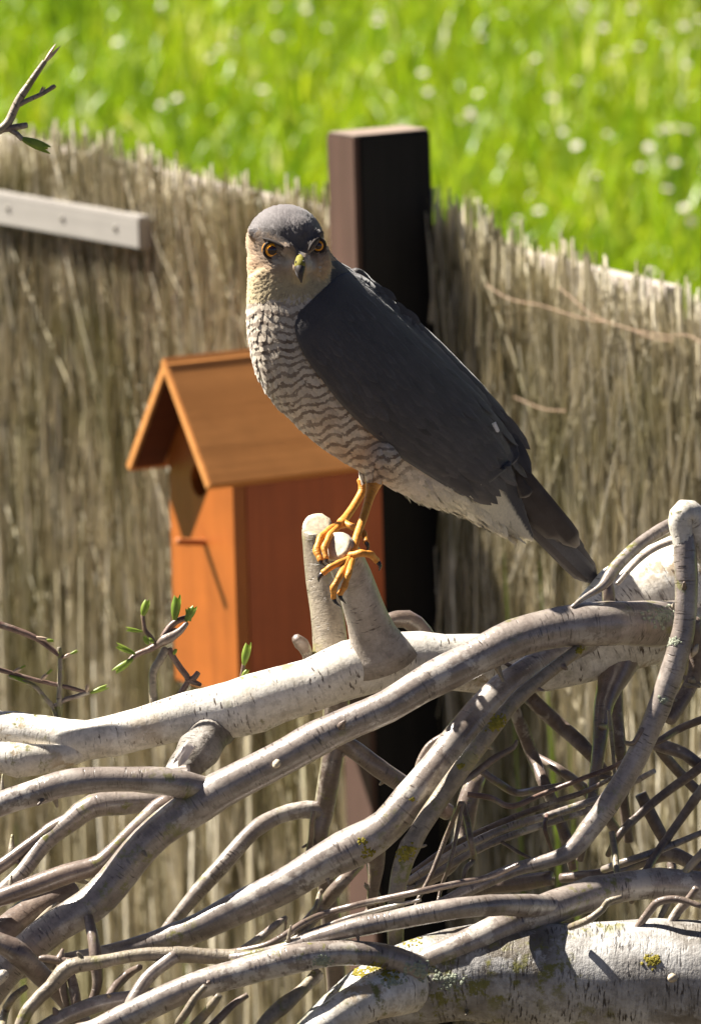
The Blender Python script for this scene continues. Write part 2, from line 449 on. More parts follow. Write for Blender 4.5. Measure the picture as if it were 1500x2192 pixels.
# gable front with a round entrance hole
def front_panel():
    zt = -30; zb = -HB
    wz = -(BH*slope) - 30
    pts2 = [(-BH, zb), (BH, zb), (BH, wz), (0, zt), (-BH, wz)]
    hole_c, hr = (-6, -276), 36
    bm = bmesh.new()
    outer = []
    # dense outline, matched to the hole ring
    N = 40
    def edge_pt(ang):
        d = (math.cos(ang), math.sin(ang)); best = None
        for i in range(5):
            p, q = pts2[i], pts2[(i+1) % 5]
            ex, ey = q[0]-p[0], q[1]-p[1]; den = d[0]*ey-d[1]*ex
            if abs(den) < 1e-9: continue
            t = ((p[0]-hole_c[0])*ey-(p[1]-hole_c[1])*ex)/den
            u = ((p[0]-hole_c[0])*d[1]-(p[1]-hole_c[1])*d[0])/den
            if t > 0 and -1e-6 <= u <= 1+1e-6 and (best is None or t < best): best = t
        return (hole_c[0]+d[0]*best, hole_c[1]+d[1]*best)
    angs = sorted([2*math.pi*k/N for k in range(N)] + [math.atan2(p[1]-hole_c[1], p[0]-hole_c[0]) % (2*math.pi) for p in pts2])
    th = 30
    O0 = [HP(OV, *edge_pt(a)) for a in angs]; O1 = [p+AX*(th*U_) for p in O0]
    I0 = [HP(OV, hole_c[0]+hr*math.cos(a), hole_c[1]+hr*math.sin(a)) for a in angs]; I1 = [p+AX*(th*U_) for p in I0]
    n = len(angs); V = O0+O1+I0+I1; Fc = []
    for i in range(n):
        j = (i+1) % n
        Fc += [(i, j, 2*n+j, 2*n+i), (n+j, n+i, 3*n+i, 3*n+j), (j, i, n+i, n+j), (2*n+i, 2*n+j, 3*n+j, 3*n+i)]
    R = Matrix((AX, BX, Z)).transposed().to_4x4(); T = Matrix.Translation(HP(OV, 0, -HB/2)) @ R; Ti = T.inverted()
    o = mesh_obj('front_panel', [Ti @ v for v in V], Fc, M['house_front'], None, False)
    o.matrix_world = T; o.parent = house; bpy.context.view_layer.update(); o.matrix_parent_inverse = house.matrix_world.inverted()
    return o
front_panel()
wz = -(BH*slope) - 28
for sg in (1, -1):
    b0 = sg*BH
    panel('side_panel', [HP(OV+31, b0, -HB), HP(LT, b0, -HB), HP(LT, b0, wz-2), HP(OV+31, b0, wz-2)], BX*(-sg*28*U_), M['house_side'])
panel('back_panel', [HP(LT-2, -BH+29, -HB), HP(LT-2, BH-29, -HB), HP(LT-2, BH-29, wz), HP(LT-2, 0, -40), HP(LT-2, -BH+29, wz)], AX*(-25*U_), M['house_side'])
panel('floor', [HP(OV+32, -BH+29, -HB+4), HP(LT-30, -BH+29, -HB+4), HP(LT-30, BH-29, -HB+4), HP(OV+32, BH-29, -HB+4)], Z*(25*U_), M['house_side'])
pp = [HP(OV+20, 8, -412), HP(OV-66, 8, -400)]
o = limb_w('perch', [(p.x, p.y, p.z, 8*U_) for p in (pp[0], (pp[0]+pp[1])/2, pp[1])], M['perchwood'], house, 10, 0)

M['post_black'] = wood('black_stained_wood', (.010, .009, .009), (.018, .016, .015), 2, .7, .2, .3)
M['post_bare'] = wood('bare_brown_wood', (.075, .042, .030), (.105, .058, .043), 2, .7, .25, .3)
M['post_top'] = wood('weathered_end_grain', (.20, .15, .12), (.30, .23, .18), 0, .8, .2, .3)
PW, PD, PT = 58, 196, 440
zb_post = -(RID.z)/U_ - 20
post = empty('fence_post', Vector((HP(LT+PD/2, 0, 0).x, HP(LT+PD/2, 0, 0).y, 0)), 'tall black fence post with a bare brown edge, carrying the birdhouse', 'post')
panel('post_body', [HP(LT+14, -PW, zb_post), HP(LT+PD, -PW, zb_post), HP(LT+PD, PW, zb_post), HP(LT+14, PW, zb_post)], Z*((PT-zb_post)*U_), M['post_black'], post, .002)
panel('edge_board', [HP(LT+1, -PW+1, zb_post), HP(LT+15, -PW+1, zb_post), HP(LT+15, PW-2, zb_post), HP(LT+1, PW-2, zb_post)], Z*((PT-zb_post-1)*U_), M['post_bare'], post, .0008)
panel('post_cap', [HP(LT+2, -PW+2, PT-2), HP(LT+PD-1, -PW+2, PT-2), HP(LT+PD-1, PW-2, PT-2), HP(LT+2, PW-2, PT-2)], Z*(6*U_), M['post_top'], post, .0015)

# ------------------------------------------------------------------ brushwood screen
FA = LT + PD + 26
FP0 = HP(FA, 0, 0)
def fence_at(px, py, da=0):
    p = on_plane(px, py, FP0 + AX*da, AX); return (p-FP0).dot(BX), p.z
prof_l = [(-500, 170), (-200, 240), (0, 285), (70, 280), (150, 288), (240, 300), (330, 330), (400, 360), (500, 380), (600, 400), (690, 412), (760, 425)]
prof_r = [(900, 420), (950, 425), (985, 430), (1040, 440), (1075, 500), (1130, 520), (1180, 545), (1230, 540), (1300, 580), (1350, 592), (1420, 620), (1500, 640), (1700, 690), (2000, 760)]
def prof_fn(pr):
    P = [fence_at(*p) for p in pr]; T = [p[0] for p in P]; Zs = [p[1] for p in P]
    return T, lambda t: float(np.interp(t, T, Zs))
def stalk_mat(name, stops, obj=True):
    s = NT(name)
    rn = s.n('ShaderNodeObjectInfo').outputs['Random'] if obj else s.attr('rnd').outputs['Fac']
    geo = s.n('ShaderNodeNewGeometry').outputs['Position']
    col = s.ramp(rn, stops)
    g = s.noise(s.mapping(geo, (1, 1, .12)), 380, 3, .6)
    col = s.mix(s.ramp(g, [(.35, .0), (.7, .25)]), col, (.15, .115, .065))
    mo = s.ramp(s.noise(geo, 7, 3), [(.50, 0.0), (.66, .40)])
    col = s.mix(mo, col, (.22, .21, .07))
    s.base(col); s.rough(.75, .25); return s.m
stops = [(0, (.07, .062, .03)), (.25, (.40, .35, .225)), (.4, (.54, .475, .32)), (.7, (.68, .605, .445)), (1, (.83, .77, .63))]
M['stalk'] = stalk_mat('brushwood_stalk', stops)
M['stalkfill'] = stalk_mat('brushwood_twigs', stops, False)
def stalk_mesh(k):
    rnd = random.Random(k); pts = []
    ph, am = rnd.uniform(0, 6), rnd.uniform(.002, .007)
    for i in range(9):
        z = -i/8*1.0
        pts.append((am*math.sin(ph+z*9), am*math.sin(ph*2+z*13), z, (.0016 if i == 0 else .0023+.0005*rnd.random())*(1+.6*i/8)))
    v, f, u = tube_world(pts, 5, 0, None, 0, 30)
    o = mesh_obj('stalk', v, f, M['stalk']); me = o.data; bpy.data.objects.remove(o); return me
stalk_meshes = [stalk_mesh(k) for k in range(10)]
def build_screen(pr, label, t_skip=None):
    T, fn = prof_fn(pr); t0, t1 = T[0], T[-1]
    base = FP0 + BX*(.5*(t0+t1)); root = empty('brushwood_screen', (base.x, base.y, 0), label, 'fence')
    R = Matrix((AX, BX, Z)).transposed().to_4x4(); inv = Matrix.Translation(-root.location)
    N = 290
    for i in range(N):
        t = t0 + (t1-t0)*(i+random.uniform(.1, .9))/N
        z = fn(t) + random.uniform(-.018, .008) + (random.uniform(.0, .014) if random.random() < .15 else 0) + .008*math.sin(t*90)
        o = bpy.data.objects.new('stalk', random.choice(stalk_meshes)); COL.objects.link(o); o.parent = root
        p = FP0 + BX*t + AX*random.uniform(-.012, .012); p.z = z
        o.matrix_local = inv @ Matrix.Translation(p) @ R @ Matrix.Rotation(random.gauss(0, .035), 4, 'X') @ Matrix.Rotation(random.gauss(0, .012), 4, 'Y') @ Matrix.Rotation(random.uniform(0, 6.3), 4, 'Z') @ Matrix.Diagonal((.68, .68, z+.02, 1))
    # finer twigs filling the mat
    V, Fc, Rn = [], [], []
    n = int((t1-t0)*6200)
    for i in range(n):
        t = random.uniform(t0, t1); top = fn(t)
        L = random.uniform(.05, .32); z1 = top - random.uniform(-.006, .05) - (abs(random.gauss(0, .45)) if random.random() > .25 else 0)
        if z1 < .1: continue
        lean = random.gauss(0, .12) if random.random() < .72 else random.gauss(0, .32)
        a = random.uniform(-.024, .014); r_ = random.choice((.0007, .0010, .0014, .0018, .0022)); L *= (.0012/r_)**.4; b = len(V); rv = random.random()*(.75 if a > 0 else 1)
        wob = random.uniform(-.008, .008)
        p0 = FP0 + BX*t + AX*a
        for k, q in enumerate((0, .5, 1)):
            zz = max(0.0, z1 - L*q); tt = lean*L*q + wob*math.sin(q*math.pi)
            c = p0 + BX*tt; rr = r_*(.5+.5*q)
            for sx, sy in ((1, 0), (-.5, .87), (-.5, -.87)):
                V.append((c.x+sx*rr, c.y+sy*rr, zz)); Rn.append(rv)
        for k in (0, 3):
            for j in range(3):
                jj = (j+1) % 3; Fc.append((b+k+j, b+k+jj, b+k+3+jj, b+k+3+j))
    # back layer, coarse and dense so that the mat is opaque
    for i in range(int((t1-t0)*420)):
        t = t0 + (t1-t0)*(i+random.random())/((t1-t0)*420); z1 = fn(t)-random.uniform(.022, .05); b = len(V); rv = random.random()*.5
        p0 = FP0 + BX*t + AX*random.uniform(.014, .022); le = random.gauss(0, .015)
        for q in (0, .33, .66, 1):
            zz = z1*(1-q)+.0; c = p0 + BX*(le*q*z1 + .004*math.sin(q*7+i))
            for sx, sy in ((1, 0), (0, 1), (-1, 0), (0, -1)): V.append((c.x+sx*.003, c.y+sy*.003, zz)); Rn.append(rv)
        for k in (0, 4, 8):
            for j in range(4):
                jj = (j+1) % 4; Fc.append((b+k+j, b+k+jj, b+k+4+jj, b+k+4+j))
    tag(mesh_obj('brush_twigs', V, Fc, M['stalkfill'], root, True, None, {'rnd': ('FLOAT', Rn)}), kind='stuff')
    return root, fn
scr_l, fnl = build_screen(prof_l, 'weathered brushwood screen behind the birdhouse, with the pale batten nailed across it')
scr_r, fnr = build_screen(prof_r, 'weathered brushwood screen behind the hawk\'s tail, shaded next to the black post')

M['rail'] = wood('pale_weathered_rail', (.38, .33, .28), (.47, .41, .35), 1, .75, .25, .25)
M['batten'] = wood('pale_grey_batten', (.24, .22, .20), (.30, .275, .25), 1, .7, .3, .15)
M['nail'] = simple('nail_head', (.18, .16, .13), .5, .5)
def rail(name, p_a, p_b, hgt, thick, da, mat, label, cat='board'):
    ta, za = fence_at(*p_a, da); tb, zb = fence_at(*p_b, da)
    c = FP0 + BX*(.5*(ta+tb)) + AX*da; c.z = .5*(za+zb) - hgt/2
    ang = math.atan2(zb-za, tb-ta)
    bx = BX*math.cos(ang)+Z*math.sin(ang); zx = Z*math.cos(ang)-BX*math.sin(ang)
    o = box_obj(name, c, thick/2, abs(tb-ta)/2, hgt/2, mat, None, .002, (AX, bx, zx))
    tag(o, label, cat); return o, bx
rail('backing_rail', (-400, 192), (735, 454), .06, .018, .034, M['rail'], 'pale weathered rail behind the brushwood screen left of the black post, glimpsed between stalk tips')
rail('backing_rail', (935, 494), (1445, 614), .035, .02, .034, M['rail'], 'pale weathered rail behind the brushwood screen right of the black post')
bat, bbx = rail('batten', (-420, 338), (312, 463), .0335, .016, -.027, M['batten'], 'pale grey wooden batten nailed across the front of the brushwood screen')
for (px, py) in ((18, 446), (134, 468), (247, 488)):
    p = on_plane(px, py, FP0 + AX*(-.0355), AX)
    limb_w('nail', [(*(p+AX*.003), .003), (*(p-AX*.0005), .0034), (*(p-AX*.0012), .0024)], M['nail'], bat, 8, 0)

# thin bramble runners and grass stems against the screen
brk = empty('bramble_runner', Vector((*(FP0+BX*.45).xy, 0)), 'thin reddish bramble runner trailing across the brushwood screen', 'plant')
M['bramble'] = simple('bramble_stem', (.30, .20, .13), .6, .3, 100, .2)
def on_screen(px, py, off=.03): return on_plane(px, py, FP0-AX*off, AX)
for k, path in enumerate(([(1040,610),(1090,640),(1160,655),(1240,680),(1300,690),(1350,705),(1420,718),(1500,735),(1620,900),(1650,2300)], [(1195,615),(1225,640),(1260,670),(1300,690)], [(1350,705),(1390,722),(1440,730)],
             [(1100,850),(1160,875),(1210,880)])):
    P = [on_screen(*p) for p in path]
    limb_w('stem', [(*p, .0006) for p in P], M['bramble'], brk, 6, .02)
M['shoot'] = grass_mat('tall_grass_stem', (.09, .14, .012), (.15, .21, .018), (.20, .26, .03))
for k, (px, py, h) in enumerate(((1100, 1180, 1), (1190, 1200, 1), (1255, 1540, 1), (60, 1760, 1), (405, 1930, 1), (1190, 1500, 1))):
    p = on_screen(px, py, .035 + .01*(k % 3)); root = empty('tall_grass_stem', (p.x, p.y, 0), 'tall bright green grass blade growing up against the brushwood screen', 'grass', 'tall grass blades by the screen')
    ht = p.z; V, Fc = [], []
    for i in range(9):
        q = i/8; wv = .0036*(1-q**4)+.0004; c = Vector((p.x, p.y, 0)) + BX*(.012*math.sin(q*3+k)) - AX*(.012*q*q) + Z*(ht*q)
        V += [c-BX*wv, c-AX*.0012, c+BX*wv]
    for i in range(8):
        b = i*3; Fc += [(b, b+1, b+4, b+3), (b+1, b+2, b+5, b+4)]
    mesh_obj('blade', V, Fc, M['shoot'], root, True, None, {'rnd': ('FLOAT', [.3+.4*random.random()]*len(V))})

# ------------------------------------------------------------------ felled birch: limbs and branches
from mathutils.bvhtree import BVHTree
def moss_clump(parent, px, py, d, size, mat, n=26, name='moss'):
    """crust of small cushions sitting on the bark that shows at (px, py)"""
    V0, F0 = [], []
    for ch in parent.children:
        if ch.type == 'MESH' and not ch.get('kind'):
            b = len(V0); V0 += [v.co.copy() for v in ch.data.vertices]; F0 += [tuple(k+b for k in p.vertices) for p in ch.data.polygons]
    T = BVHTree.FromPolygons(V0, F0); V, Fc = [], []
    bm = bmesh.new(); bmesh.ops.create_icosphere(bm, subdivisions=1, radius=1); IV = [v.co.copy() for v in bm.verts]; IF = [tuple(v.index for v in f.verts) for f in bm.faces]; bm.free()
    for i in range(int(n*2.6)):
        x, y = px+random.gauss(0, size*.5), py+random.gauss(0, size*.32)
        hit, nr, _, dist = T.ray_cast(CAM, ray(x, y).normalized())
        if hit is None or abs(dist-pile(x, d)) > .14: continue
        r_ = random.uniform(1.4, 4.2)*(.7+size/50)*d/F; b = len(V)
        for v in IV:
            q = v*random.uniform(.75, 1.25)*r_; q -= nr*(q.dot(nr)*.45); V.append(hit + q)
        Fc += [tuple(k+b for k in f) for f in IF]
    if not V: return None
    return tag(mesh_obj(name, V, Fc, mat, parent, False), kind='stuff')

D = 5.0
L1 = empty('birch_limb', W(560, 1500, 5.0), 'thick pale birch limb with two upright cut stubs under the hawk\'s feet', 'branch')
limb('main_limb', [(-900, 2700, 5.35, 60), (-600, 2150, 5.25, 55), (-250, 1640, 5.1, 42), (-60, 1553, 5.03, 35), (0, 1557, 5.02, 34), (100, 1572, 5.01, 40), (190, 1584, 5.0, 42), (300, 1560, 5.0, 45), (400, 1533, 5.0, 52),
   (500, 1518, 5.0, 60), (590, 1489, 5.0, 60), (670, 1465, 5.0, 58), (750, 1432, 5.0, 60), (850, 1415, 5.01, 60), (950, 1417, 5.02, 59), (1060, 1420, 5.03, 62),
   (1160, 1412, 5.04, 68), (1260, 1376, 5.05, 84), (1350, 1318, 5.06, 112), (1440, 1275, 5.07, 112), (1560, 1240, 5.1, 108), (1800, 1300, 5.15, 110), (2200, 1800, 5.3, 115), (2500, 2700, 5.5, 120)], M['birch'], L1, 28, .03)
sa = limb('cut_stub', [(820, 1420, 5.0, 78), (797, 1358, 4.992, 52), (778, 1300, 4.982, 43), (756, 1236, 4.972, 41), (736, 1192, 4.962, 39), (722, 1172, 4.952, 36)], M['stub'], L1, 22, .02, 'flat')
def cut_end(px, py, d, rpx, nrm, parent):
    c = W(px, py, pile(px, d)); nrm = nrm.normalized(); a = nrm.cross(Z).normalized(); b = nrm.cross(a); V, Fc = [c + nrm*.0006], []
    R_ = rpx*d/F
    for q in (.35, .7, 1.0):
        for k in range(20): V.append(c + (a*math.cos(k*math.pi/10)+b*math.sin(k*math.pi/10))*R_*q*(1+.03*math.sin(k*2.3)) + nrm*(.0006*(1-q) + .0003*math.sin(k*3.1+q*9)))
    for k in range(20): V.append(V[41+k] - nrm*.004)
    for k in range(20):
        j = (k+1) % 20; Fc.append((0, 1+k, 1+j))
        for r_ in range(3): Fc.append((1+r_*20+k, 21+r_*20+k, 21+r_*20+j, 1+r_*20+j))
    return mesh_obj('cut_end', V, Fc, M['cut'], parent, True)
_e = W(722, 1172, 4.952); _t = (_e - W(735, 1190, 4.962))
cut_end(719, 1168, 4.949, 33, _t, L1)
sb = limb('cut_stub', [(712, 1440, 5.03, 40), (703, 1340, 5.035, 37), (693, 1240, 5.04, 37), (684, 1165, 5.04, 37), (680, 1132, 5.037, 35)], M['mossy'], L1, 18, .05, 'flat')
cut_end(679, 1127, 5.035, 32, W(676, 1100, 5.018)-W(680, 1132, 5.037), L1)
limb('side_branch', [(720, 1480, 5.04, 30), (716, 1580, 5.05, 26), (708, 1640, 5.05, 23), (694, 1734, 5.06, 22), (684, 1790, 5.06, 19), (700, 1900, 5.08, 20), (716, 2050, 5.1, 22), (730, 2300, 5.15, 20)], M['brown'], L1, 12, .04)
limb('side_branch', [(690, 1738, 5.06, 20), (655, 1733, 5.055, 19), (600, 1745, 5.05, 18), (543, 1778, 5.04, 18), (480, 1848, 5.03, 18), (425, 1908, 5.03, 17), (350, 1998, 5.03, 12)], M['grey'], L1, 12, .03)
limb('side_branch', [(700, 1578, 5.04, 18), (750, 1600, 5.05, 20), (810, 1644, 5.05, 20), (870, 1684, 5.06, 20), (960, 1740, 5.07, 18)], M['brown'], L1, 12, .03)
limb('broken_stub', [(500, 1512, 5.02, 42), (464, 1558, 5.002, 42), (440, 1588, 4.98, 40), (412, 1624, 4.963, 37), (386, 1660, 4.952, 33)], M['scar'], L1, 24, .2)
limb('under_limb', [(-150, 1640, 5.0, 30), (-20, 1618, 4.995, 33), (40, 1628, 4.99, 36), (110, 1622, 4.995, 30), (200, 1602, 5.0, 20)], M['birch'], L1, 18, .05)
limb('stub_behind', [(830, 1330, 5.05, 18), (870, 1325, 5.055, 20), (905, 1355, 5.06, 20), (930, 1400, 5.06, 20)], M['brown'], L1, 10, .05)
limb('dead_spur', [(664, 1440, 5.03, 11), (658, 1400, 5.03, 12), (645, 1378, 5.025, 14), (634, 1366, 5.02, 10)], M['twig'], L1, 8, .18)
limb('side_branch', [(1330, 1390, 5.05, 50), (1312, 1450, 5.04, 34), (1292, 1505, 5.03, 22), (1281, 1600, 5.02, 15), (1270, 1680, 5.02, 13), (1258, 1760, 5.02, 11), (1240, 1840, 5.03, 9)], M['brown'], L1, 12, .05)
limb('side_branch', [(1305, 1440, 5.06, 30), (1318, 1520, 5.06, 16), (1326, 1610, 5.06, 14), (1332, 1700, 5.07, 12), (1345, 1800, 5.08, 11)], M['twig'], L1, 10, .05)
# peeling bark
def flap(px, py, d, wpx, hpx, ang, curl, parent):
    V, Fc = [], []; ca, sa_ = math.cos(ang), math.sin(ang)
    for i in range(6):
        for j in range(5):
            u, v = (i/5-.5)*wpx*(1-.25*random.random()*(j == 4)), j/4
            yy = v*hpx*(1+.15*math.sin(i*2.1)); dz = -curl*v*v
            V.append(W(px+u*ca-yy*sa_, py+u*sa_+yy*ca, pile(px, d) + dz*d/F))
    for i in range(5):
        for j in range(4): Fc.append((i*5+j, i*5+j+1, i*5+j+6, i*5+j+5))
    o = mesh_obj('peeling_bark', V, Fc, M['paperbark'], parent, True)
    m = o.modifiers.new('thick', 'SOLIDIFY'); m.thickness = .0006; return o
flap(410, 1592, 4.944, 24, 50, .62, 16, L1); flap(384, 1640, 4.942, 44, 18, -.1, 8, L1)

L2 = empty('grey_branch', W(800, 1500, 4.9), 'long satiny grey-brown branch crossing in front of the pale limb and forking', 'branch')
limb('main_branch', [(1470, 1330, 5.0, 46), (1400, 1335, 4.965, 47), (1300, 1334, 4.94, 46), (1200, 1342, 4.93, 44), (1100, 1367, 4.92, 41), (1000, 1416, 4.91, 39), (900, 1468, 4.905, 37), (830, 1512, 4.9, 36), (710, 1565, 4.9, 37),
   (590, 1630, 4.9, 38), (470, 1692, 4.9, 41), (400, 1738, 4.9, 40), (340, 1780, 4.9, 37), (290, 1830, 4.9, 37), (240, 1892, 4.9, 38), (190, 1940, 4.9, 38), (120, 1982, 4.9, 36), (55, 2035, 4.9, 36), (-20, 2120, 4.9, 36), (-120, 2300, 4.9, 34), (-300, 2700, 4.95, 30)], M['grey'], L2, 22, .03)
limb('side_branch', [(500, 1690, 4.908, 20), (450, 1694, 4.903, 28), (400, 1682, 4.895, 31), (350, 1672, 4.89, 29), (250, 1668, 4.89, 27), (150, 1675, 4.89, 29), (75, 1697, 4.89, 28), (0, 1722, 4.89, 27), (-80, 1760, 4.9, 25), (-200, 1850, 4.9, 22)], M['grey'], L2, 18, .03)
limb('side_branch', [(400, 1700, 4.93, 18), (350, 1722, 4.925, 20), (280, 1785, 4.925, 18), (215, 1848, 4.925, 20), (150, 1869, 4.925, 22), (75, 1896, 4.925, 22), (0, 1922, 4.925, 20), (-90, 1960, 4.93, 18)], M['brown'], L2, 14, .05)
limb('twig_stub', [(190, 1965, 4.885, 12), (200, 2010, 4.875, 13), (206, 2060, 4.87, 14), (208, 2110, 4.87, 12), (196, 2150, 4.87, 10)], M['twig'], L2, 9, .1)
limb('bud_scar', [(594, 1632, 4.890, 9), (590, 1638, 4.887, 8), (588, 1642, 4.886, 4)], M['cut'], L2, 8, .05)
limb('fine_shoot', [(1224, 1300, 4.925, 5), (1248, 1280, 4.93, 6), (1284, 1258, 4.935, 9), (1300, 1240, 4.94, 13), (1324, 1206, 4.95, 14), (1372, 1162, 4.965, 14), (1428, 1126, 4.98, 14), (1470, 1110, 5.0, 14)], M['grey'], L2, 10, .04)
limb('fine_shoot', [(1300, 1245, 4.945, 12), (1302, 1275, 4.945, 14), (1304, 1310, 4.95, 14)], M['brown'], L2, 8, .05)
limb('fine_shoot', [(1320, 1250, 4.96, 5), (1360, 1205, 4.97, 6), (1400, 1175, 4.98, 6), (1450, 1155, 4.99, 6)], M['grey'], L2, 8, .03)

L3 = empty('bent_branch', W(800, 1790, 4.92), 'thick brown branch with an elbow bend, sweeping below the long grey branch', 'branch')
limb('main_branch', [(1260, 1370, 5.02, 26), (1220, 1388, 5.0, 28), (1160, 1418, 4.98, 30), (1100, 1458, 4.96, 32), (1035, 1515, 4.95, 34), (990, 1568, 4.94, 34), (925, 1650, 4.93, 34), (875, 1712, 4.92, 35), (830, 1766, 4.92, 38),
   (770, 1806, 4.92, 43), (700, 1842, 4.92, 40), (600, 1900, 4.92, 37), (500, 1948, 4.92, 35), (400, 1997, 4.92, 29), (300, 2025, 4.92, 22), (215, 2043, 4.92, 17), (120, 2060, 4.92, 14), (0, 2100, 4.93, 13), (-100, 2160, 4.95, 12)], M['grey'], L3, 20, .035)
limb('twig', [(905, 1700, 4.935, 6), (893, 1650, 4.94, 7), (915, 1600, 4.94, 8), (950, 1575, 4.94, 8)], M['twig'], L3, 7, .05)
limb('side_branch', [(800, 1800, 4.93, 26), (806, 1850, 4.94, 18), (798, 1910, 4.95, 12), (790, 1960, 4.96, 10)], M['twig'], L3, 9, .08)
for (x, y, sz) in ((790, 1825, 16), (882, 1712, 6), (775, 1800, 8)): moss_clump(L3, x, y, 4.905, sz, M['moss'], 12)

L4 = empty('mossy_branch', W(990, 1640, 4.91), 'slender lichen-flecked branch running alongside the elbow-bent branch', 'branch')
limb('main_branch', [(1248, 1378, 4.94, 9), (1222, 1402, 4.925, 13), (1160, 1450, 4.92, 15), (1100, 1502, 4.915, 16), (1050, 1565, 4.91, 17), (990, 1642, 4.91, 20), (940, 1712, 4.91, 21), (900, 1772, 4.905, 21), (868, 1832, 4.9, 21), (850, 1905, 4.895, 19), (846, 1990, 4.89, 18), (850, 2200, 4.9, 18), (860, 2900, 4.95, 18)], M['mossy'], L4, 12, .06)
for (x, y, sz) in ((1064, 1542, 20), (1056, 1556, 14), (866, 1830, 20), (878, 1818, 12), (1240, 1392, 10), (985, 1640, 6)): moss_clump(L4, x, y, 4.893, sz, M['moss'])
limb('twig', [(960, 1690, 4.93, 7), (1010, 1660, 4.94, 8), (1055, 1625, 4.945, 8), (1098, 1600, 4.95, 6), (1105, 1585, 4.95, 4)], M['twig'], L4, 7, .08)

L5 = empty('drooping_branch', W(1440, 1300, 4.92), 'dark branch hooked over the pale limb\'s thick end and drooping down to the trunk', 'branch')
limb('hook', [(1640, 1330, 4.98, 40), (1560, 1235, 4.95, 38), (1500, 1145, 4.93, 36), (1480, 1108, 4.925, 34), (1464, 1098, 4.92, 29), (1456, 1116, 4.92, 26), (1460, 1150, 4.92, 24), (1466, 1190, 4.92, 22)], M['birch'], L5, 18, .03)
limb('main_branch', [(1460, 1130, 4.922, 22), (1465, 1180, 4.92, 25), (1468, 1270, 4.92, 25), (1462, 1350, 4.92, 24), (1440, 1430, 4.92, 26), (1418, 1492, 4.92, 25), (1393, 1555, 4.92, 24), (1350, 1642, 4.92, 24), (1300, 1722, 4.92, 23), (1255, 1782, 4.92, 22), (1222, 1822, 4.92, 19),
   (1175, 1842, 4.92, 16), (1100, 1862, 4.92, 15), (1030, 1892, 4.91, 14), (950, 1932, 4.9, 12), (880, 1975, 4.89, 10)], M['grey'], L5, 14, .05)
limb('twig', [(1375, 1560, 4.915, 6), (1355, 1590, 4.915, 5), (1338, 1590, 4.915, 5)], M['twig'], L5, 7, .05)
limb('side_branch', [(1480, 1330, 4.93, 20), (1492, 1420, 4.94, 18), (1470, 1480, 4.94, 16), (1430, 1540, 4.93, 16)], M['twig'], L5, 10, .06)
limb('bud', [(1480, 1405, 4.922, 3), (1486, 1392, 4.92, 8), (1492, 1380, 4.92, 3)], M['cut'], L5, 7, 0)
moss_clump(L5, 1440, 1375, 4.905, 14, M['lichen'], 18, 'lichen'); moss_clump(L5, 1420, 1500, 4.9, 10, M['lichen'], 12, 'lichen')
moss_clump(L2, 1420, 1320, 4.93, 34, M['lichen'], 40, 'lichen')

L6 = empty('forked_branch', W(190, 1730, 4.96), 'small forked branch ending behind the long grey branch\'s fork', 'branch')
limb('main_branch', [(360, 1712, 4.97, 22), (290, 1718, 4.965, 25), (200, 1724, 4.96, 26), (150, 1760, 4.96, 22), (100, 1800, 4.96, 19), (50, 1865, 4.955, 17), (0, 1912, 4.95, 15), (-80, 2000, 4.95, 14), (-200, 2300, 5.0, 14)], M['grey'], L6, 14, .05)
limb('side_branch', [(170, 1745, 4.96, 16), (120, 1770, 4.96, 16), (70, 1805, 4.96, 15), (0, 1856, 4.96, 14), (-90, 1920, 4.96, 13)], M['brown'], L6, 12, .05)

PILE[0] = .12
L7 = empty('fallen_birch', W(1200, 2080, 4.85), 'thick white-barked birch trunk with dark scars and yellow moss at the bottom of the pile', 'trunk')
limb('main_trunk', [(2300, 3200, 4.8, 170), (1950, 2350, 4.82, 150), (1700, 2112, 4.83, 132), (1500, 2100, 4.84, 122), (1300, 2094, 4.85, 117), (1150, 2088, 4.855, 110), (1020, 2086, 4.86, 104), (920, 2098, 4.865, 96), (830, 2132, 4.87, 84), (740, 2185, 4.87, 74), (560, 2400, 4.88, 66), (400, 2800, 4.9, 58)], M['trunk'], L7, 34, .05)
PILE[0] = 0.0
limb('side_branch', [(1850, 2000, 4.91, 26), (1620, 1920, 4.91, 29), (1500, 1897, 4.905, 31), (1380, 1893, 4.90, 32), (1270, 1913, 4.89, 35), (1180, 1943, 4.875, 37), (1090, 1980, 4.86, 35), (1000, 2020, 4.85, 32), (900, 2060, 4.85, 24)], M['grey'], L7, 18, .05)
limb('side_branch', [(1230, 1935, 4.885, 22), (1170, 1940, 4.868, 25), (1110, 1938, 4.848, 25), (1050, 1938, 4.83, 23), (980, 1944, 4.82, 23), (900, 1958, 4.82, 23), (820, 1974, 4.82, 22), (750, 1988, 4.82, 21), (670, 2010, 4.825, 17), (600, 2032, 4.83, 13), (530, 2046, 4.83, 10), (470, 2052, 4.84, 9)], M['grey'], L7, 14, .03)
limb('side_branch', [(900, 2075, 4.83, 30), (820, 2046, 4.82, 26), (720, 2040, 4.815, 27), (620, 2054, 4.81, 31), (500, 2086, 4.81, 30), (400, 2118, 4.81, 29), (310, 2158, 4.81, 29), (215, 2205, 4.81, 28), (100, 2280, 4.82, 26), (-100, 2700, 4.85, 24)], M['grey'], L7, 18, .04)
limb('broken_stub', [(870, 2110, 4.84, 60), (800, 2135, 4.82, 48), (740, 2165, 4.81, 44), (690, 2200, 4.805, 40), (640, 2240, 4.8, 36)], M['birch'], L7, 18, .06)
limb('gnarled_root', [(680, 2085, 4.83, 16), (645, 2120, 4.82, 14), (610, 2150, 4.815, 15), (570, 2185, 4.81, 14), (540, 2230, 4.81, 14)], M['mossy'], L7, 10, .2)
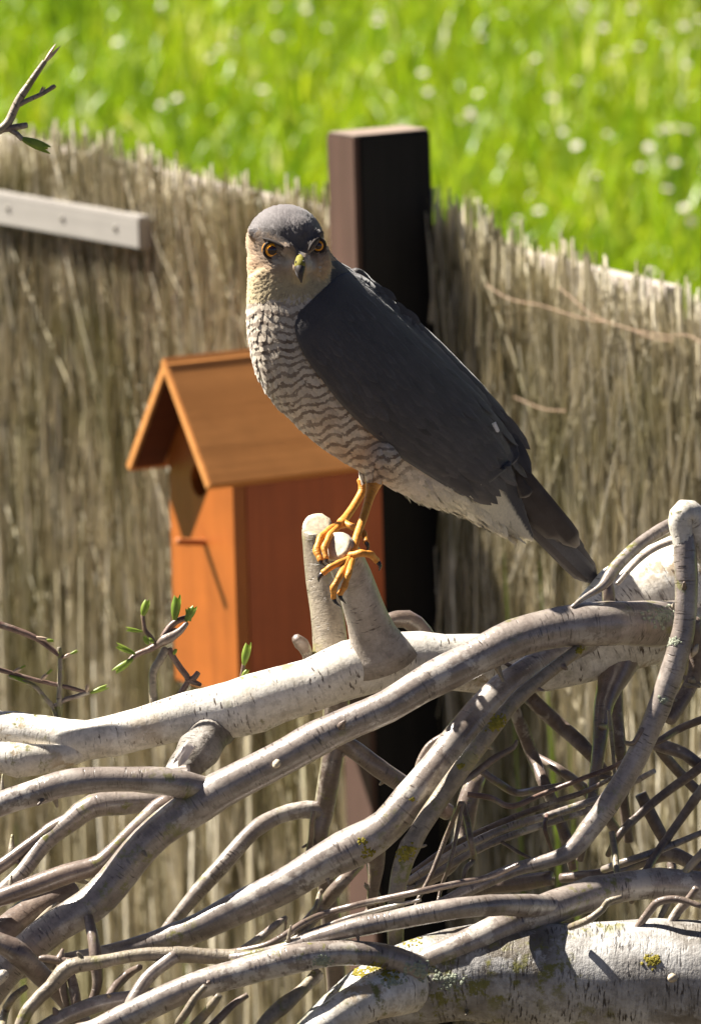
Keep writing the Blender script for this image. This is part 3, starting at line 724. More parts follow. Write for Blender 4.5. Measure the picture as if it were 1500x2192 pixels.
for (x, y, sz, m) in ((770, 2080, 22, 'moss'), (830, 2085, 24, 'moss'), (800, 2072, 14, 'moss'), (880, 2010, 24, 'moss'), (1395, 2055, 20, 'moss'), (900, 2080, 34, 'lichen'), (690, 2060, 20, 'lichen'), (960, 2100, 30, 'lichen'), (840, 2100, 20, 'lichen')):
    moss_clump(L7, x, y, 4.80 if x < 850 else 4.842-.03*(1), sz, M[m], 26, 'moss' if m == 'moss' else 'lichen')
limb('bud_scar', [(1440, 2092, 4.815, 10), (1436, 2094, 4.808, 9), (1434, 2095, 4.804, 5)], M['cut'], L7, 8, .1)

PILE[0] = 0.0
L8 = empty('forked_twig_branch', W(400, 2050, 4.84), 'pale forked thin branch lying across the lower end of the elbow-bent branch', 'branch')
limb('main_branch', [(620, 2062, 4.83, 13), (540, 2050, 4.835, 15), (450, 2047, 4.84, 16), (380, 2044, 4.84, 16), (300, 2044, 4.84, 14), (210, 2060, 4.84, 16), (150, 2070, 4.84, 18), (110, 2112, 4.84, 16), (78, 2142, 4.84, 15), (45, 2195, 4.84, 14), (-20, 2400, 4.86, 14)], M['mossy'], L8, 12, .07)
limb('side_branch', [(375, 2046, 4.838, 15), (345, 2068, 4.836, 14), (315, 2095, 4.835, 15), (285, 2145, 4.83, 16), (270, 2190, 4.83, 15)], M['grey'], L8, 12, .04)
limb('side_branch', [(160, 2062, 4.85, 10), (100, 2052, 4.85, 9), (86, 2052, 4.85, 6)], M['twig'], L8, 8, .08)
limb('side_branch', [(330, 2128, 4.84, 14), (260, 2140, 4.84, 17), (195, 2154, 4.84, 18), (100, 2198, 4.84, 17), (-50, 2300, 4.85, 16)], M['grey'], L8, 12, .04)

L9 = empty('dark_branch', W(20, 2060, 4.87), 'dark shaded branch crossing beneath the grey branch at the lowest left tangle', 'branch')
limb('main_branch', [(-150, 1960, 4.87, 20), (0, 2018, 4.87, 22), (40, 2042, 4.87, 24), (90, 2090, 4.88, 22), (150, 2150, 4.89, 20), (220, 2260, 4.9, 20)], M['brown'], L9, 12, .05)
limb('side_branch', [(0, 2010, 4.93, 40), (60, 1960, 4.95, 34), (110, 1930, 4.955, 28), (160, 1905, 4.96, 20)], M['twig'], L9, 12, .08)
limb('side_branch', [(-40, 2120, 4.86, 16), (0, 2092, 4.86, 15), (12, 2084, 4.858, 10)], M['birch'], L9, 10, .05)

# bud scars and broken spurs standing on the limbs
def spurs(parent, count, mats=('twig', 'mossy')):
    big = [c for c in parent.children if c.type == 'MESH' and c.name.split('.')[0] in ('main_branch', 'main_limb', 'side_branch', 'main_trunk', 'hook')]
    for k in range(count):
        c = random.choice(big); me = c.data; f = me.polygons[random.randrange(len(me.polygons)-4)]
        p = f.center.copy(); nr = f.normal.copy(); x, y, _ = (750+F*(p-CAM).dot(RIGHT)/(p-CAM).dot(FWD), 1096-F*(p-CAM).dot(UP)/(p-CAM).dot(FWD), 0)
        if not (-40 < x < 1540 and 1050 < y < 2230) or nr.dot(FWD) > .5: continue
        L_ = random.choice((.003, .004, .006, .011)); r_ = random.uniform(.0010, .0020)
        dv = (nr + Vector((random.gauss(0, .5), random.gauss(0, .3), random.gauss(0, .5)))).normalized()
        limb_w('spur', [(*(p-nr*r_), r_*1.8), (*(p+dv*L_*.5), r_), (*(p+dv*L_), r_*.6)], M[random.choice(mats)], parent, 6, 0)
for q_, n_ in ((L1, 16), (L2, 30), (L3, 26), (L4, 16), (L5, 18), (L6, 10), (L7, 26), (L8, 12)): spurs(q_, n_)

# loose dead twigs in the tangle
twigs = [
 ('twig', 5.06, [(1130,1490),(1160,1520),(1200,1555),(1250,1600),(1300,1660)], 17),
 ('twig', 5.04, [(1085,1480),(1137,1612),(1165,1680),(1195,1750),(1215,1810),(1225,1860)], 14),
 ('twig', 5.00, [(1560,1520),(1500,1541),(1450,1562),(1413,1584),(1380,1600)], 8),
 ('brown', 5.02, [(1390,1585),(1412,1596),(1460,1612),(1500,1640),(1600,1700)], 14),
 ('twig', 5.00, [(1540,1610),(1482,1655),(1425,1696),(1365,1746),(1325,1787),(1300,1830)], 10),
 ('twig', 4.96, [(1530,1650),(1490,1706),(1450,1762),(1405,1826),(1380,1868),(1350,1930)], 10),
 ('mossy', 4.90, [(1540,1780),(1500,1828),(1470,1862),(1440,1910),(1400,1990)], 9),
 ('grey', 4.97, [(1290,1862),(1330,1848),(1372,1834),(1440,1808),(1530,1770)], 9),
 ('grey', 4.98, [(870,1890),(950,1838),(1015,1802),(1090,1770),(1175,1745),(1250,1720),(1305,1700),(1400,1650)], 9),
 ('grey', 4.99, [(860,1912),(950,1860),(1015,1822),(1090,1790),(1175,1762),(1250,1738),(1310,1715)], 8),
 ('twig', 5.00, [(880,1870),(960,1815),(1040,1775),(1120,1742),(1200,1712),(1250,1695),(1320,1660)], 7),
 ('redtwig', 4.97, [(1000,1700),(1050,1708),(1095,1726),(1160,1700),(1250,1665),(1306,1644),(1350,1620)], 6),
 ('brown', 5.02, [(1030,1650),(1060,1672),(1105,1697),(1150,1690),(1200,1680)], 8),
 ('twig', 4.93, [(990,1715),(978,1780),(962,1850),(945,1897),(930,1960)], 4.5),
 ('twig', 4.935, [(985,1718),(955,1790),(922,1873),(895,1925),(880,1970)], 5),
 ('twig', 4.93, [(988,1715),(1000,1760),(1007,1800),(1013,1840),(996,1860),(990,1890)], 6.5),
 ('redtwig', 4.97, [(1170,1745),(1165,1770),(1175,1805),(1190,1845)], 5),
 ('mossy', 4.99, [(1302,1520),(1306,1560),(1312,1620),(1316,1690)], 4.5),
 ('mossy', 4.93, [(1308,1780),(1314,1820),(1320,1870),(1325,1900)], 7),
 ('twig', 4.99, [(1070,1800),(1110,1825),(1140,1840)], 4),
 ('brown', 4.87, [(490,2040),(575,2022),(650,1976),(700,1955),(750,1941),(815,1926),(900,1908),(975,1892),(1050,1876),(1110,1850)], 8),
 ('grey', 4.868, [(560,2040),(585,2030),(650,2001),(700,1982),(750,1964),(830,1942),(900,1926)], 6),
 ('twig', 4.87, [(560,2050),(600,2030),(660,2004),(720,1985),(800,1962)], 5),
 ('grey', 4.90, [(520,2032),(560,2005),(590,1980),(612,1965)], 8),
 ('twig', 4.90, [(610,1990),(612,1975),(611,1963)], 3),
 ('mossy', 4.93, [(660,1975),(675,1945),(683,1915),(688,1905)], 5),
 ('twig', 5.0, [(655,1840),(665,1800),(668,1760),(672,1735)], 6),
 ('brown', 4.95, [(640,2000),(690,1940),(730,1890),(770,1850)], 16),
 ('mossy', 4.93, [(60,1996),(80,1975),(105,1950),(125,1935)], 7),
 ('mossy', 4.86, [(5,2200),(12,2165),(25,2140),(40,2125),(58,2112)], 9),
 ('twig', 4.86, [(230,2140),(250,2110),(275,2085),(300,2070)], 10),
 ('twig', 4.87, [(130,2060),(135,2110),(145,2160),(150,2230)], 9),
 ('twig', 4.87, [(150,2080),(160,2120),(165,2160),(160,2230)], 10),
 ('mossy', 4.80, [(380,2192),(400,2165),(415,2140),(440,2110)], 9),
 ('mossy', 4.80, [(410,2200),(440,2170),(455,2150),(470,2130)], 10),
 ('twig', 4.81, [(440,2210),(470,2180),(500,2150),(530,2130)], 9),
 ('mossy', 4.83, [(1220,1985),(1260,1968),(1290,1945),(1300,1930),(1330,1920)], 8),
 ('twig', 4.85, [(1360,1990),(1390,1950),(1410,1930),(1450,1925),(1500,1940)], 9),
 ('twig', 4.86, [(1420,2000),(1450,1950),(1470,1930),(1490,1900)], 11),
 ('brown', 5.05, [(1020,1660),(1000,1720),(990,1790),(960,1850),(900,1890)], 22),
 ('brown', 5.04, [(1500,1860),(1440,1830),(1380,1840),(1300,1870),(1200,1880)], 16),
 ('brown', 5.03, [(1180,1880),(1120,1890),(1040,1900),(960,1930)], 18),
 ('twig', 5.05, [(1400,1590),(1440,1640),(1500,1700),(1560,1740)], 12),
 ('brown', 5.06, [(1320,1780),(1290,1740),(1250,1690),(1200,1650),(1150,1620)], 12),
 ('twig', 5.06, [(1370,1700),(1400,1760),(1430,1820),(1440,1880)], 14),
 ('twig', 4.99, [(830,1960),(800,1900),(790,1850),(782,1830)], 7),
]
for (m, d, P, r_) in twigs:
    c = W(*P[len(P)//2], d)
    n = len(P); pts = [(x, y, d + .012*math.sin(i*1.7+x), r_*(1.1-.35*i/n)*(.85 if i == 0 else .8 if i == n-1 else 1)) for i, (x, y) in enumerate(P)]
    o = limb('dead_twig', pts, M[m], None, 8 if r_ < 10 else 10, .06, 'flat')
    mx_, my_ = P[n//2]; dx_, dy_ = P[-1][0]-P[0][0], P[-1][1]-P[0][1]
    look = {'twig': 'dark brown', 'brown': 'plain brown', 'grey': 'satiny grey', 'mossy': 'lichen-flecked', 'redtwig': 'reddish'}[m]
    size = 'hair-thin' if r_ < 5.5 else 'thin' if r_ < 9.5 else 'finger-thick'
    way = 'hanging upright' if abs(dy_) > 2.2*abs(dx_) else 'lying nearly level' if abs(dx_) > 3.2*abs(dy_) else 'slanting'
    place = ('beneath the fork of the long grey branch' if mx_ < 350 else 'between the elbow-bent branch and the mossy trunk' if mx_ < 850 else 'behind the lichen-flecked slender branch' if mx_ < 1080 and my_ < 1900
             else 'resting on the white trunk' if my_ > 1880 else 'beside the drooping dark branch' if mx_ > 1340 else 'under the thick end of the pale limb')
    tag(o, f'{size} {look} dead twig {way} {place}', 'twig', 'dead twigs in the brush pile')


# ------------------------------------------------------------------ budding shoots
s = NT('bud_leaf'); geo = s.n('ShaderNodeNewGeometry').outputs['Position']
lc = s.ramp(s.noise(geo, 160, 3), [(.3, (.16, .26, .03)), (.7, (.34, .42, .07))]); s.base(lc); s.rough(.4, .5)
tr = s.n('ShaderNodeBsdfTranslucent'); s.l(lc, tr.inputs[0]); mx = s.n('ShaderNodeMixShader'); mx.inputs[0].default_value = .35
s.l(s.b.outputs[0], mx.inputs[1]); s.l(tr.outputs[0], mx.inputs[2]); s.l(mx.outputs[0], s.out.inputs[0]); M['leafbud'] = s.m
M['budscale'] = simple('bud_scales', (.48, .36, .27), .45, .45, 260, .35)
def leaf_bud(parent, x0, y0, x1, y1, d, wpx, mat='leafbud', name='leaf_bud', n=3):
    """a bud of a few folded leaves pointing from (x0,y0) to (x1,y1)"""
    dx, dy = x1-x0, y1-y0; L = math.hypot(dx, dy); px_, py_ = -dy/L, dx/L
    V, Fc = [], []
    for k in range(n):
        a = 2*math.pi*k/n + .4; b = len(V); spread = .18 if n > 1 else 0
        for i in range(7):
            q = i/6; wd = wpx*math.sin(math.pi*min(.97, (q*.88+.1)))**.8*.55
            cx = x0+dx*q*(1-.06*k); cy = y0+dy*q*(1-.06*k); o = spread*L*q*q*.6
            cx += px_*math.cos(a)*o; cy += py_*math.cos(a)*o; dd = -math.sin(a)*o
            for t in (-1, -.5, 0, .5, 1):
                th = a + t*1.5
                V.append(W(cx+px_*math.cos(th)*wd, cy+py_*math.cos(th)*wd, pile(cx, d) + (dd - math.sin(th)*wd)*d/F))
        for i in range(6):
            for j in range(4): Fc.append((b+i*5+j, b+i*5+j+1, b+i*5+j+6, b+i*5+j+5))
    return mesh_obj(name, V, Fc, M[mat], parent, True)
def shoot(parent, pts, r_a, r_b, d, mat='redtwig', name='twig'):
    n = len(pts); return limb(name, [(x, y, d, r_a+(r_b-r_a)*i/(n-1)) for i, (x, y) in enumerate(pts)], M[mat], parent, 8, .07)
S1 = empty('budding_shoot', W(330, 1550, 5.005), 'knotty budding shoot with green leaf buds in front of the birdhouse', 'plant')
d = 5.012
shoot(S1, [(332, 1560), (331, 1530), (330, 1506), (328, 1442), (342, 1415), (356, 1390)], 10, 9, d, 'mossy')
shoot(S1, [(380, 1352), (362, 1368), (345, 1376), (320, 1390), (291, 1402), (272, 1420)], 10, 5, d)
limb('knot', [(340, 1378, d-.005, 7), (352, 1369, d-.006, 11), (366, 1364, d-.006, 12), (386, 1350, d-.006, 9), (400, 1334, d-.006, 7)], M['twig'], S1, 10, .25)
shoot(S1, [(350, 1365), (362, 1345), (378, 1330), (400, 1322)], 8, 6, d)
shoot(S1, [(332, 1378), (322, 1362), (311, 1349), (308, 1330), (306, 1316)], 5, 5, d)
shoot(S1, [(362, 1390), (372, 1408), (388, 1432), (403, 1455), (390, 1480), (372, 1512), (366, 1540)], 7, 6, d)
shoot(S1, [(400, 1458), (415, 1452), (424, 1440)], 8, 6, d); shoot(S1, [(404, 1456), (420, 1462), (430, 1466)], 7, 4, d)
for (x0, y0, x1, y1, wv) in ((306,1318,316,1282,15), (374,1328,380,1272,17), (398,1330,418,1296,15), (408,1330,400,1300,9), (306,1352,268,1346,7), (290,1400,247,1380,10), (285,1410,243,1440,13), (318,1380,308,1360,9), (330,1376,318,1366,7), (372,1402,378,1388,7)):
    leaf_bud(S1, x0, y0, x1, y1, d-.003, wv)
S2 = empty('budding_shoot', W(127, 1560, 5.01), 'fine red-brown shoot with small pale buds rising behind the pale limb', 'plant')
d = 5.02
shoot(S2, [(-160, 3300), (-150, 1800), (-120, 1400), (-60, 1325), (0, 1337), (67, 1361), (97, 1379), (134, 1408)], 10, 5, d)
shoot(S2, [(128, 1575), (127, 1528), (130, 1424), (127, 1387)], 8, 5, d, 'mossy')
shoot(S2, [(-140, 1500), (-60, 1420), (0, 1434), (75, 1455), (149, 1472), (187, 1483)], 6, 4, d)
shoot(S2, [(20, 1448), (71, 1466), (95, 1492), (116, 1518), (126, 1560)], 4, 6, d, 'mossy')
shoot(S2, [(190, 1482), (164, 1491), (140, 1498), (119, 1511)], 5, 5, d, 'twig')
for (x0, y0, x1, y1, wv, m) in ((78,1364,104,1370,7,'budscale'), (98,1370,117,1372,6,'leafbud'), (136,1408,154,1399,7,'budscale'), (150,1401,168,1392,5,'leafbud'), (28,1440,46,1430,7,'budscale'), (44,1431,56,1424,4,'leafbud'),
    (88,1456,102,1442,8,'budscale'), (100,1444,113,1432,5,'leafbud'), (186,1482,189,1464,8,'budscale'), (194,1484,233,1468,9,'leafbud'), (20,1446,60,1460,6,'leafbud')):
    leaf_bud(S2, x0, y0, x1, y1, d-.002, wv, m, n=3 if m == 'leafbud' else 2)
S3 = empty('budding_shoot', W(516, 1500, 5.01), 'single upright green leaf bud on a short stem poking up before the dark birdhouse side', 'plant')
shoot(S3, [(514, 1510), (517, 1460), (522, 1420)], 6, 4, 5.012)
leaf_bud(S3, 522, 1424, 532, 1374, 5.01, 15); leaf_bud(S3, 518, 1450, 532, 1432, 5.01, 9)
S4 = empty('budding_shoot', Vector((*W(-160, 800, 5.0).xy, 0)), 'bare twig with a drooping green leaf and pointed bud, above the pale batten', 'plant')
d = 5.0
shoot(S4, [(-120, 4200), (-130, 2000), (-140, 900), (-90, 420), (-30, 295), (0, 278), (19, 260), (40, 215), (61, 183), (82, 152), (96, 132)], 14, 6, d, 'mossy')
shoot(S4, [(42, 224), (61, 214), (88, 202), (112, 188), (118, 184)], 6, 4, d, 'mossy')
shoot(S4, [(-30, 292), (0, 279), (30, 273), (58, 268)], 8, 6, d, 'twig'); shoot(S4, [(18, 274), (36, 286), (48, 298)], 6, 5, d, 'twig')
leaf_bud(S4, 94, 136, 126, 95, d, 10, 'budscale', 'bud', 2); leaf_bud(S4, 46, 296, 111, 322, d, 17)
leaf_bud(S4, 86, 202, 96, 184, d, 7, 'budscale', 'bud', 2); leaf_bud(S4, 104, 192, 120, 182, d, 8, 'budscale', 'bud', 2)
# ------------------------------------------------------------------ the hawk
PILE[0] = 0.0
DB = 5.0; UB = DB/F; DSH = .42
def bd(px): return DB + (px-760)*UB*DSH          # the hawk faces left and a little towards the camera
RG = [ # ventral x,y   dorsal x,y   half depth
 (1138,1164, 1146,1152, 4), (1090,1143, 1122,1082, 9), (1040,1126, 1108,1018, 17), (985,1100, 1096,966, 38), (905,1074, 1070,898, 68), (825,1040, 1026,838, 86),
 (748,996, 978,788, 101), (682,953, 930,740, 112), (622,899, 882,694, 118), (577,850, 838,652, 118), (547,795, 798,616, 113), (533,735, 764,588, 104),
 (528,680, 736,566, 94), (529,630, 712,548, 86), (532,590, 700,525, 80)]
RGA = [np.array(r, float) for r in RG]
NR = len(RG)
def ringat(s):
    s = min(max(s, 0), NR-1-1e-6); i = int(s); t = s-i
    p0, p1, p2, p3 = RGA[max(i-1, 0)], RGA[i], RGA[i+1], RGA[min(i+2, NR-1)]
    return .5*((2*p1)+(p2-p0)*t+(2*p0-5*p1+4*p2-p3)*t*t+(3*p1-p0-3*p2+p3)*t**3)
def surf(s, phi, off=0.0):
    r = ringat(s); cx, cy = (r[0]+r[2])/2, (r[1]+r[3])/2; hx, hy = (r[2]-r[0])/2, (r[3]-r[1])/2
    hl = math.hypot(hx, hy); k = (hl+off)/hl; kd = (r[4]+off)/r[4]
    px, py = cx+math.cos(phi)*hx*k, cy+math.cos(phi)*hy*k
    return W(px, py, bd(px) - math.sin(phi)*r[4]*kd*UB)
def pix(p):
    v = p-CAM; d = v.dot(FWD); return 750+F*v.dot(RIGHT)/d, 1096-F*v.dot(UP)/d, d
# ---- volumes that the remesh fuses into one continuous body
bm = bmesh.new()
def add_loft():
    n = 28; rows = []
    ss = np.linspace(0, NR-1, 46)
    for s_ in ss: rows.append([bm.verts.new(surf(s_, 2*math.pi*j/n)) for j in range(n)])
    for a, b in zip(rows[:-1], rows[1:]):
        for j in range(n): bm.faces.new((a[j], a[(j+1) % n], b[(j+1) % n], b[j]))
    bm.faces.new(rows[0][::-1]); bm.faces.new(rows[-1])
def ell(px, py, dd, rx, ry, rd, rot=0):
    m = bmesh.ops.create_icosphere(bm, subdivisions=4, radius=1)
    d0 = bd(612)
    for v in m['verts']:
        x, y, z_ = v.co.x*rx, v.co.y*ry, v.co.z*rd
        x, y = x*math.cos(rot)-y*math.sin(rot), x*math.sin(rot)+y*math.cos(rot)
        v.co = W(px+x, py+y, d0+(dd+z_)*UB)
def caps(p, q, r1, r2, n=12):
    for i in range(n):
        t = i/(n-1); r_ = r1+(r2-r1)*t
        ell(*(p[k]+(q[k]-p[k])*t for k in range(3)), r_, r_, r_)
add_loft()
ell(610, 519, 2, 83, 81, 88); ell(612, 560, -4, 83, 62, 82); ell(612, 606, 4, 80, 66, 74)
ell(566, 572, -22, 36, 46, 48); ell(678, 566, -22, 30, 44, 46); ell(628, 512, -44, 52, 50, 40); ell(642, 566, -74, 24, 30, 34); ell(634, 590, -58, 30, 28, 32)
caps((550, 503, -48), (622, 539, -88), 15, 14, 7); caps((683, 505, -52), (663, 531, -78), 9, 10, 7)
# thighs
for (x0, y0, z0, x1, y1, z1, ra, rb) in ((812, 968, -52, 795, 1034, -36, 40, 13), (800, 960, 30, 780, 1028, 24, 38, 12)):
    dref = (bd(800)-bd(612))/UB
    caps((x0, y0, z0+dref), (x1, y1, z1+dref), ra, rb, 9)
me0 = bpy.data.meshes.new('tmp'); bmesh.ops.recalc_face_normals(bm, faces=bm.faces); bm.to_mesh(me0); bm.free()
tmp = bpy.data.objects.new('tmp', me0); COL.objects.link(tmp)
md = tmp.modifiers.new('r', 'REMESH'); md.mode = 'VOXEL'; md.voxel_size = .0014
ms = tmp.modifiers.new('s', 'SMOOTH'); ms.factor = .5; ms.iterations = 8
dg = bpy.context.evaluated_depsgraph_get(); body_me = bpy.data.meshes.new_from_object(tmp.evaluated_get(dg))
bpy.data.objects.remove(tmp)
hawk = empty('sparrowhawk', W(745, 1195, 4.97), 'slate-backed sparrowhawk with barred breast and orange eyes perched on the cut stub', 'bird')

# ---- colours of the plumage (by where on the bird)
EYE_L = (583, 533); EYE_R = (680, 523); CERE = (642, 562)
C_SLATE = np.array((.062, .055, .054)); C_CROWN = np.array((.145, .127, .124)); C_BUFF = np.array((.45, .29, .165)); C_THROAT = np.array((.48, .38, .22)); C_CREAM = np.array((.58, .49, .38)); C_WHITE = np.array((.66, .58, .42))
def sm(a, b, x): t = min(1, max(0, (x-a)/(b-a))); return t*t*(3-2*t)
def zone(p):
    """-> colour, bar amount, bar phase"""
    x, y, d = pix(p); dep = (d - bd(x))/UB          # + is the far side
    nz = noise.noise(p*160)*14 + noise.noise(p*420)*6
    X, Y = x+nz, y+nz*.7
    headd = (d-bd(612))/UB
    if Y < 648 - .12*(X-530) and X < 712:
        nz2 = noise.noise(p*260)*9 + noise.noise(p*700)*7
        # head : brow line runs down between the eyes to the cere
        lim = 512 + 40*math.exp(-((X-645)/30)**2) - 14*sm(560, 525, X) - 12*sm(676, 695, X)
        if headd > 20: lim += 1.6*(headd-20)
        g = 1-sm(lim-11, lim+12, Y+nz2)
        low = C_BUFF*(1-sm(566, 604, Y)) + C_THROAT*sm(566, 604, Y)
        lore = math.exp(-((X-612)/20)**2-((Y-560)/16)**2) + math.exp(-((X-664)/10)**2-((Y-566)/16)**2)
        low = low + (np.array((.46, .42, .36))-low)*min(1, lore)
        strk = sm(.15, .5, noise.noise(Vector((p.x*900, p.y*300, p.z*220))))*.35*sm(570, 600, Y)
        low = low*(1-strk) + np.array((.13, .09, .05))*strk
        ring = math.exp(-(((X-EYE_L[0])**2+(Y-EYE_L[1]+2)**2)/40**2)**2) + math.exp(-(((X-EYE_R[0])**2+(Y-EYE_R[1]-2)**2)/26**2)**2)
        c = low*(1-g) + (C_CROWN*(1-.45*sm(480, 540, Y)))*g
        c = c*(1-.8*min(1, ring)) + np.array((.05, .04, .035))*.8*min(1, ring)
        return c, 0, 0
    # dorsal side
    best = ring_q(x, y)
    s_, q = best
    back = sm(.28, .42, q + noise.noise(p*90)*.05) if s_ > 4.5 else sm(.1, .3, q)
    phase_ = None
    vent = C_CREAM.copy()
    if s_ < 4.3: vent = vent + (C_WHITE-vent)*sm(4.3, 3.2, s_)
    rufous = sm(.0, .55, noise.noise(Vector((x*.018, y*.018, 2)))+.25)*sm(640, 760, x)*sm(4, 5.5, s_)
    vent = vent + (np.array((.42, .25, .13))-vent)*rufous*.55
    gx_, gy_ = (.30, .95) if y > 760 else (.30*sm(640, 760, y), .97)
    ph = ((x-560)*.30*sm(640, 800, y) + y*.95)/19.5 + .22*math.sin(x/8.5) + .6*noise.noise(Vector((x*.022, y*.022, 5)))
    bar = (1-back)*sm(4.3, 5.3, s_)*sm(628, 665, y)*(.7+.3*noise.noise(Vector((x*.03, y*.03, 9))))
    return vent*(1-back) + C_SLATE*back, max(0, bar), ph*2*math.pi
_rs = np.linspace(0, NR-1, 120); _rr = np.array([ringat(s_) for s_ in _rs])
_rc = np.stack([(_rr[:, 0]+_rr[:, 2])/2, (_rr[:, 1]+_rr[:, 3])/2], 1); _rh = np.stack([(_rr[:, 2]-_rr[:, 0])/2, (_rr[:, 3]-_rr[:, 1])/2], 1)
_rl = np.linalg.norm(_rh, axis=1); _ru = _rh/_rl[:, None]
def ring_q(x, y):
    dx = x-_rc[:, 0]; dy = y-_rc[:, 1]
    along = np.abs(dx*(-_ru[:, 1]) + dy*_ru[:, 0]); q = (dx*_ru[:, 0]+dy*_ru[:, 1])/_rl
    i = int(np.argmin(along + 40*np.maximum(0, np.abs(q)-1.15))); return _rs[i], float(q[i])

s = NT('plumage')
ca = s.attr('col').outputs['Color']; bar = s.attr('bar').outputs['Fac']; ph = s.attr('phase').outputs['Fac']
geo = s.n('ShaderNodeNewGeometry').outputs['Position']
wv = s.math('SINE', s.math('ADD', ph, s.math('MULTIPLY', s.noise(geo, 420, 3, .65), 4.0)))
bm_ = s.ramp(wv, [(.15, 0.0), (.45, 1.0)])
bfac = s.math('MULTIPLY', bm_, bar)
col = s.mix(bfac, ca, (.115, .070, .045))
fb = s.noise(s.mapping(geo, (1, 1, .6)), 900, 3, .7)
col = s.mix(s.ramp(fb, [(.3, .0), (.8, .28)]), col, (.03, .025, .02), 'MIX')
s.base(col); s.rough(.7, .25); s.b.inputs['Sheen Weight'].default_value = .25; s.b.inputs['Sheen Roughness'].default_value = .5
s.bump(fb, .4, .0006); M['plumage'] = s.m
bpos = [v.co.copy() for v in body_me.vertices]; bnor = [Vector(n.vector) for n in body_me.vertex_normals]
zc = [zone(p) for p in bpos]
def set_attrs(me, Z_):
    a = me.attributes.new('col', 'FLOAT_COLOR', 'POINT'); a.data.foreach_set('color', np.array([(*z_[0], 1) for z_ in Z_], dtype=np.float32).ravel())
    a = me.attributes.new('bar', 'FLOAT', 'POINT'); a.data.foreach_set('value', np.array([z_[1] for z_ in Z_], dtype=np.float32))
    a = me.attributes.new('phase', 'FLOAT', 'POINT'); a.data.foreach_set('value', np.array([z_[2] for z_ in Z_], dtype=np.float32))
set_attrs(body_me, zc); body_me.materials.clear(); body_me.materials.append(M['plumage'])
body_me.polygons.foreach_set('use_smooth', [True]*len(body_me.polygons))
body_me.name = 'body'; body = bpy.data.objects.new('body', body_me); link(body, hawk)

# ---- wing outline on the body's surface
WE = [(640, 668), (631, 700), (640, 738), (660, 775), (690, 815), (725, 860), (765, 902), (805, 938), (850, 975), (900, 1008), (945, 1036), (975, 1054), (996, 1061), (1032, 1046), (1056, 1026), (1076, 1006)]
WU = [(705, 606), (728, 592), (760, 590), (800, 617), (850, 662), (900, 710), (945, 755), (985, 795), (1015, 826), (1045, 862), (1072, 900), (1094, 940), (1104, 966), (1107, 978), (1103, 988), (1096, 994)]
def wing_grid(side, off, nu=46, nv=26):
    E = catmull([np.array(p, float) for p in WE], 6); Uu = catmull([np.array(p, float) for p in WU], 6)
    n = len(E); rows = []
    for i in range(n):
        row = []
        for j in range(nv):
            t = j/(nv-1); x, y = E[i]*(1-t)+(Uu[i]+np.array((6., -5.))*min(1, 4*(1-i/(n-1))))*t
            s_, q = ring_q(x, y); r = ringat(s_)
            qq = min(.999, max(-.999, q)); dep = math.sqrt(1-qq*qq)
            edge = min(1, t*5+.5)*min(1, (n-1-i)/10+.8)*(1-t**6)
            endt = i/(n-1)
            dep = max(dep, .62*sm(.66, .92, endt))
            half = max(r[4], 40 + 30*(1-endt))       # the folded wing stays broad where the body tapers
            d_ = bd(x) - side*(half*dep + (off*(.35+.65*edge) + 6*math.sin(math.pi*min(1, t*1.1))*(1-.3*t))*min(1, .1+i/14))*UB
            row.append(W(x, y, d_))
        rows.append(row)
    return rows
s = NT('wing_feathers')
ca = s.attr('col').outputs['Color']; geo = s.n('ShaderNodeNewGeometry').outputs['Position']
fb = s.noise(geo, 700, 3, .7); big = s.noise(geo, 60, 3)
col = s.mix(s.ramp(fb, [(.3, .0), (.8, .35)]), ca, (.02, .018, .016)); col = s.mix(s.ramp(big, [(.4, 0.0), (.75, .35)]), col, (.10, .085, .08))
s.base(col); s.rough(.6, .3); s.b.inputs['Sheen Weight'].default_value = .2; s.bump(fb, .35, .0005); M['wing'] = s.m
for side, nm in ((1, 'wing'), (-1, 'wing')):
    g = wing_grid(side, 9); V = [p for r in g for p in r]; n, m = len(g), len(g[0])
    Fc = [(i*m+j, i*m+j+1, (i+1)*m+j+1, (i+1)*m+j) for i in range(n-1) for j in range(m-1)]
    if side > 0: Fc = [f[::-1] for f in Fc]
    o = mesh_obj(nm, V, Fc, M['wing'], hawk, True, None, {'col': ('FLOAT_COLOR', [(*C_SLATE, 1)]*len(V))})
    md = o.modifiers.new('thick', 'SOLIDIFY'); md.thickness = .0035; md.offset = -1 if side > 0 else 1
    if side > 0: wing_o, WG = o, g

